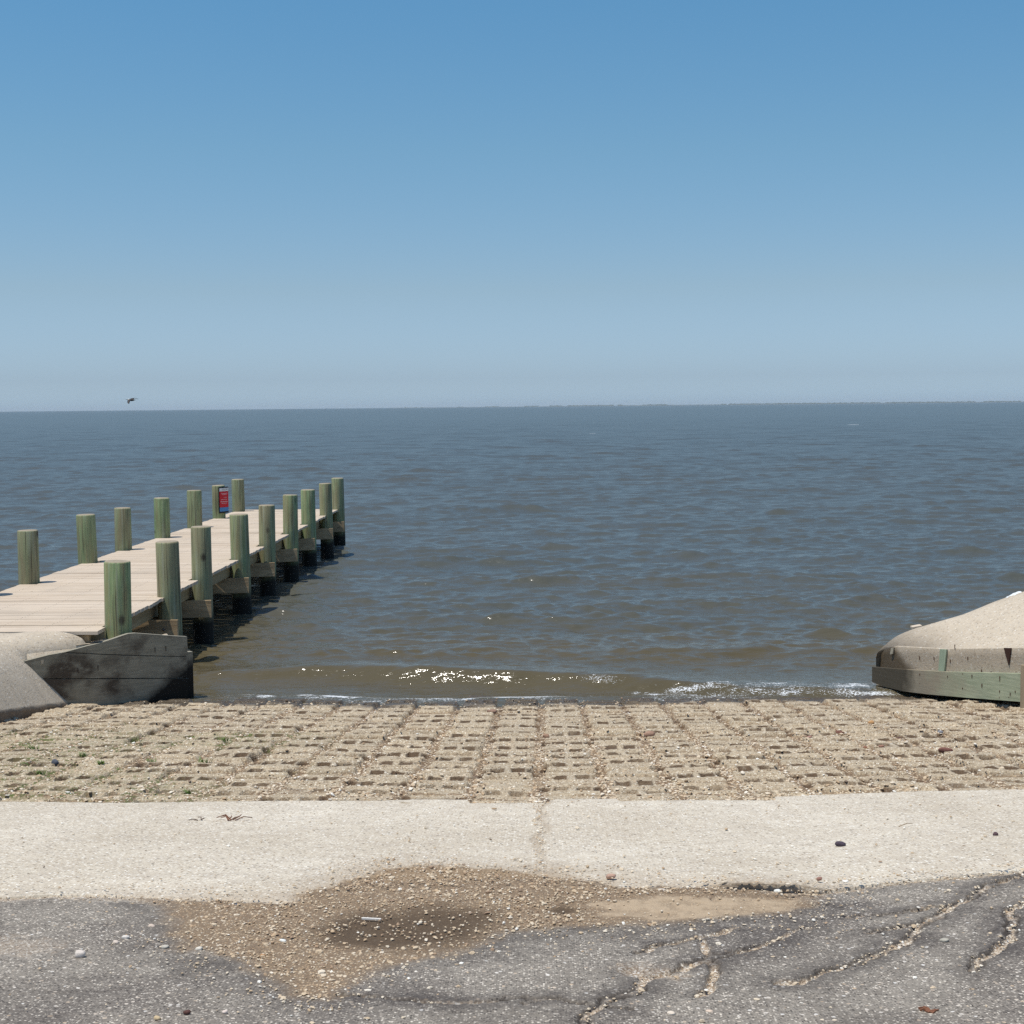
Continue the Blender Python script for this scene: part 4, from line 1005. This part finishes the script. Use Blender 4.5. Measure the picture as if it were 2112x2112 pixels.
# ------------------------------------------------------------------ pelican
def pelican(loc, yaw, label):
    # one continuous skin: lofted body with beak and tail, wings lofted from its sides
    st = [(-.62, .004, .004, .02), (-.50, .012, .018, .018), (-.36, .020, .032, .02), (-.30, .05, .055, .035), (-.24, .055, .06, .045), (-.18, .045, .065, .03), (-.08, .09, .10, .0), (.08, .12, .12, -.01), (.25, .11, .10, .0), (.38, .06, .05, .015), (.46, .05, .018, .02), (.54, .055, .008, .02)]
    n = 12; V = []; F = []
    for x, ry, rz, z in st:
        for k in range(n):
            a = 2 * math.pi * k / n; V.append((x, ry * math.cos(a), z + rz * math.sin(a)))
    for s_ in range(len(st) - 1):
        for k in range(n): F.append((s_ * n + k, s_ * n + (k + 1) % n, (s_ + 1) * n + (k + 1) % n, (s_ + 1) * n + k))
    F.append(tuple(range(n))); F.append(tuple((len(st) - 1) * n + k for k in range(n - 1, -1, -1)))
    for sgn in (-1, 1):
        prev = None
        for y, x0, x1, z in ((.06, -.10, .26, .05), (.25, -.13, .25, .10), (.5, -.12, .22, .09), (.8, -.04, .26, .02), (1.05, .08, .30, -.07), (1.18, .22, .34, -.13)):
            b = len(V); xm = (x0 + x1) / 2
            V += [(x0, sgn * y, z), (xm, sgn * y, z + .018), (x1, sgn * y, z), (xm, sgn * y, z - .010)]
            if prev is not None:
                for k in range(4): F.append((prev + k, prev + (k + 1) % 4, b + (k + 1) % 4, b + k))
            else: F.append((b, b + 1, b + 2, b + 3))
            prev = b
        F.append((prev, prev + 1, prev + 2, prev + 3))
    me = bpy.data.meshes.new('pelican'); me.from_pydata(V, [], F)
    bm = bmesh.new(); bm.from_mesh(me); bmesh.ops.recalc_face_normals(bm, faces=bm.faces); bm.to_mesh(me); bm.free()
    me.polygons.foreach_set('use_smooth', [True] * len(me.polygons)); me.update()
    s = NT('pelican_feathers'); x = s.sep()[0]; z = s.sep()[2]
    c = s.mix(s.noise(9, 4), (.022, .018, .015), (.07, .055, .045))
    mr = s.n.new('ShaderNodeMapRange'); mr.inputs[1].default_value = -.15; mr.inputs[2].default_value = -.19; s.l.new(x, mr.inputs[0])
    mr2 = s.n.new('ShaderNodeMapRange'); mr2.inputs[1].default_value = -.36; mr2.inputs[2].default_value = -.33; s.l.new(x, mr2.inputs[0])
    c = s.mix(s.math('MULTIPLY', mr.outputs[0], mr2.outputs[0]), c, (.8, .78, .68))
    o = link('pelican', me, s.fin(c, .7)); o.location = loc; o.rotation_euler = (R(12), R(3), yaw)
    return tag(o, label, 'bird')
pelican((-42.9, 150, 4.15), R(-8), 'dark brown pelican with pale head flying left low above the horizon')

# ------------------------------------------------------------------ far shore
rg = np.random.default_rng(5)
ZT = 10500.
xs_ = np.arange(-1000, 5200, 13.); m = len(xs_)
dens = sstep(-900, 800, xs_) * .8 + .2
hh = (2.2 + 6.0 * dens) * (.35 + .65 * (fbm(xs_ / 160, xs_ * 0, 3, 2) * .5 + .5 > .42)) * (.75 + .5 * rg.random(m))
hh = np.where((fbm(xs_ / 90, xs_ * 0, 3, 9) + dens * .9) < .28, .3, hh)
V = []; F = []
for k in range(m):
    b = len(V); x0, x1, h_ = xs_[k], xs_[k] + 13.8, hh[k] + 1.0; yy = ZT + 60 * fbm(np.array([k * .1]), np.array([0.]), 2)[0]
    V += [(x0, yy, 0), (x1, yy, 0), (x1, yy + 30, 0), (x0, yy + 30, 0), (x0 + 1, yy + 4, h_ * .8), (x1 - 1, yy + 4, h_ * .72), (x1 - 2, yy + 24, h_), (x0 + 2, yy + 24, h_ * .93)]
    F += [(b, b + 1, b + 5, b + 4), (b + 1, b + 2, b + 6, b + 5), (b + 2, b + 3, b + 7, b + 6), (b + 3, b, b + 4, b + 7), (b + 4, b + 5, b + 6, b + 7)]
me = bpy.data.meshes.new('far_treeline'); me.from_pydata(V, [], F); me.update()
o = link('far_treeline', me, mat_plain('hazed_far_foliage', (.10, .135, .12), .9, .2, .05)); tag(o, 'thin broken line of far trees on the horizon', kind='stuff')  # foliage paled and blued: some distance haze put into its colour
mb = MB(); mb.box(-1100, 5300, 10450, 10700, -.6, 1.2, .1); o = mb.build('far_shore', mat_plain('far_sand', (.45, .4, .3), .9, .1, .05)); tag(o, 'low pale far shore under the tree line', kind='structure')

# ------------------------------------------------------------------ air
HAZE = 4.5e-5
me = bpy.data.meshes.new('haze')
x0, x1, y0, y1, z0, z1 = -9500, 9500, -70, 12100, -4.3, 24
me.from_pydata([(x0, y0, z0), (x1, y0, z0), (x1, y1, z0), (x0, y1, z0), (x0, y0, z1), (x1, y0, z1), (x1, y1, z1), (x0, y1, z1)], [], [(3, 2, 1, 0), (4, 5, 6, 7), (0, 1, 5, 4), (1, 2, 6, 5), (2, 3, 7, 6), (3, 0, 4, 7)])
hm = bpy.data.materials.new('haze_air'); hm.use_nodes = True; nt = hm.node_tree; nt.nodes.clear()
out = nt.nodes.new('ShaderNodeOutputMaterial'); pv = nt.nodes.new('ShaderNodeVolumePrincipled')
pv.inputs['Color'].default_value = (.80, .88, .95, 1); pv.inputs['Density'].default_value = HAZE; pv.inputs['Anisotropy'].default_value = 0
nt.links.new(pv.outputs[0], out.inputs['Volume'])
o = link('haze', me, hm); tag(o, 'thin sea haze paling the far shore', kind='stuff')

# ------------------------------------------------------------------ light, sky, camera
SUN = np.array([-.27, -.14, .952]); SUN /= np.linalg.norm(SUN)
el = math.asin(SUN[2]); az = math.atan2(SUN[0], SUN[1])
w = bpy.data.worlds.new('World'); sc.world = w; w.use_nodes = True
nt = w.node_tree; bg = nt.nodes['Background']
sky = nt.nodes.new('ShaderNodeTexSky'); sky.sky_type = 'NISHITA'; sky.sun_disc = False
sky.sun_elevation = el; sky.sun_rotation = az % (2 * math.pi)
sky.altitude = 0; sky.air_density = 1.0; sky.dust_density = .6; sky.ozone_density = 1.0
# sky tint by elevation; upper stops brightened to add blue to water and fill
tc = nt.nodes.new('ShaderNodeTexCoord'); sx = nt.nodes.new('ShaderNodeSeparateXYZ'); nt.links.new(tc.outputs['Generated'], sx.inputs[0])
cr_ = nt.nodes.new('ShaderNodeValToRGB'); nt.links.new(sx.outputs[2], cr_.inputs[0])
cr_.color_ramp.interpolation = 'LINEAR'
SKYC = [(0.006, (0.504, 0.712, 1.14)), (0.02, (0.438, 0.592, 0.93)), (0.08, (0.474, 0.568, 0.695)), (0.172, (0.444, 0.628, 0.702)), (0.262, (0.392, 0.663, 0.76)), (0.5, (0.50, 0.75, 0.93)), (1.0, (0.6, 0.74, 0.86))]
while len(cr_.color_ramp.elements) < len(SKYC): cr_.color_ramp.elements.new(.5)
for e_, (p_, c_) in zip(cr_.color_ramp.elements, SKYC): e_.position = p_; e_.color = (*c_, 1)
mx = nt.nodes.new('ShaderNodeMix'); mx.data_type = 'RGBA'; mx.blend_type = 'MULTIPLY'; mx.clamp_result = False; mx.inputs[0].default_value = 1
nt.links.new(sky.outputs[0], mx.inputs[6]); nt.links.new(cr_.outputs[0], mx.inputs[7]); nt.links.new(mx.outputs[2], bg.inputs[0]); bg.inputs[1].default_value = .15
ld = bpy.data.lights.new('sun', 'SUN'); ld.energy = 4.1; ld.angle = R(.53); ld.color = (1, .95, .86)
lo = bpy.data.objects.new('sun', ld); COL.objects.link(lo)
from mathutils import Vector, Matrix
lo.rotation_euler = Vector(SUN).to_track_quat('Z', 'Y').to_euler(); lo.location = (0, 0, 30)

cd_ = bpy.data.cameras.new('camera'); cam = bpy.data.objects.new('camera', cd_); COL.objects.link(cam); sc.camera = cam
cd_.sensor_width = 36; cd_.sensor_fit = 'HORIZONTAL'; cd_.lens = 36 * 2972 / 2112; cd_.clip_start = .1; cd_.clip_end = 30000
pit, yaw, rol = R(4.19), R(1.23), R(.54)
fwv = Vector((-math.sin(yaw) * math.cos(pit), math.cos(yaw) * math.cos(pit), -math.sin(pit)))
r0 = Vector((math.cos(yaw), math.sin(yaw), 0)); u0 = r0.cross(fwv)
Rv = r0 * math.cos(rol) - u0 * math.sin(rol); Uv = Rv.cross(fwv)
cam.matrix_world = Matrix(((Rv.x, Uv.x, -fwv.x, 0), (Rv.y, Uv.y, -fwv.y, 0), (Rv.z, Uv.z, -fwv.z, 3.1), (0, 0, 0, 1)))

sc.view_settings.view_transform = 'Standard'; sc.view_settings.look = 'None'; sc.view_settings.gamma = 1; sc.view_settings.use_curve_mapping = False
sc.view_settings.exposure = 0
sc.render.engine = 'CYCLES'; sc.cycles.max_bounces = 6; sc.cycles.volume_bounces = 0; sc.cycles.use_denoising = False
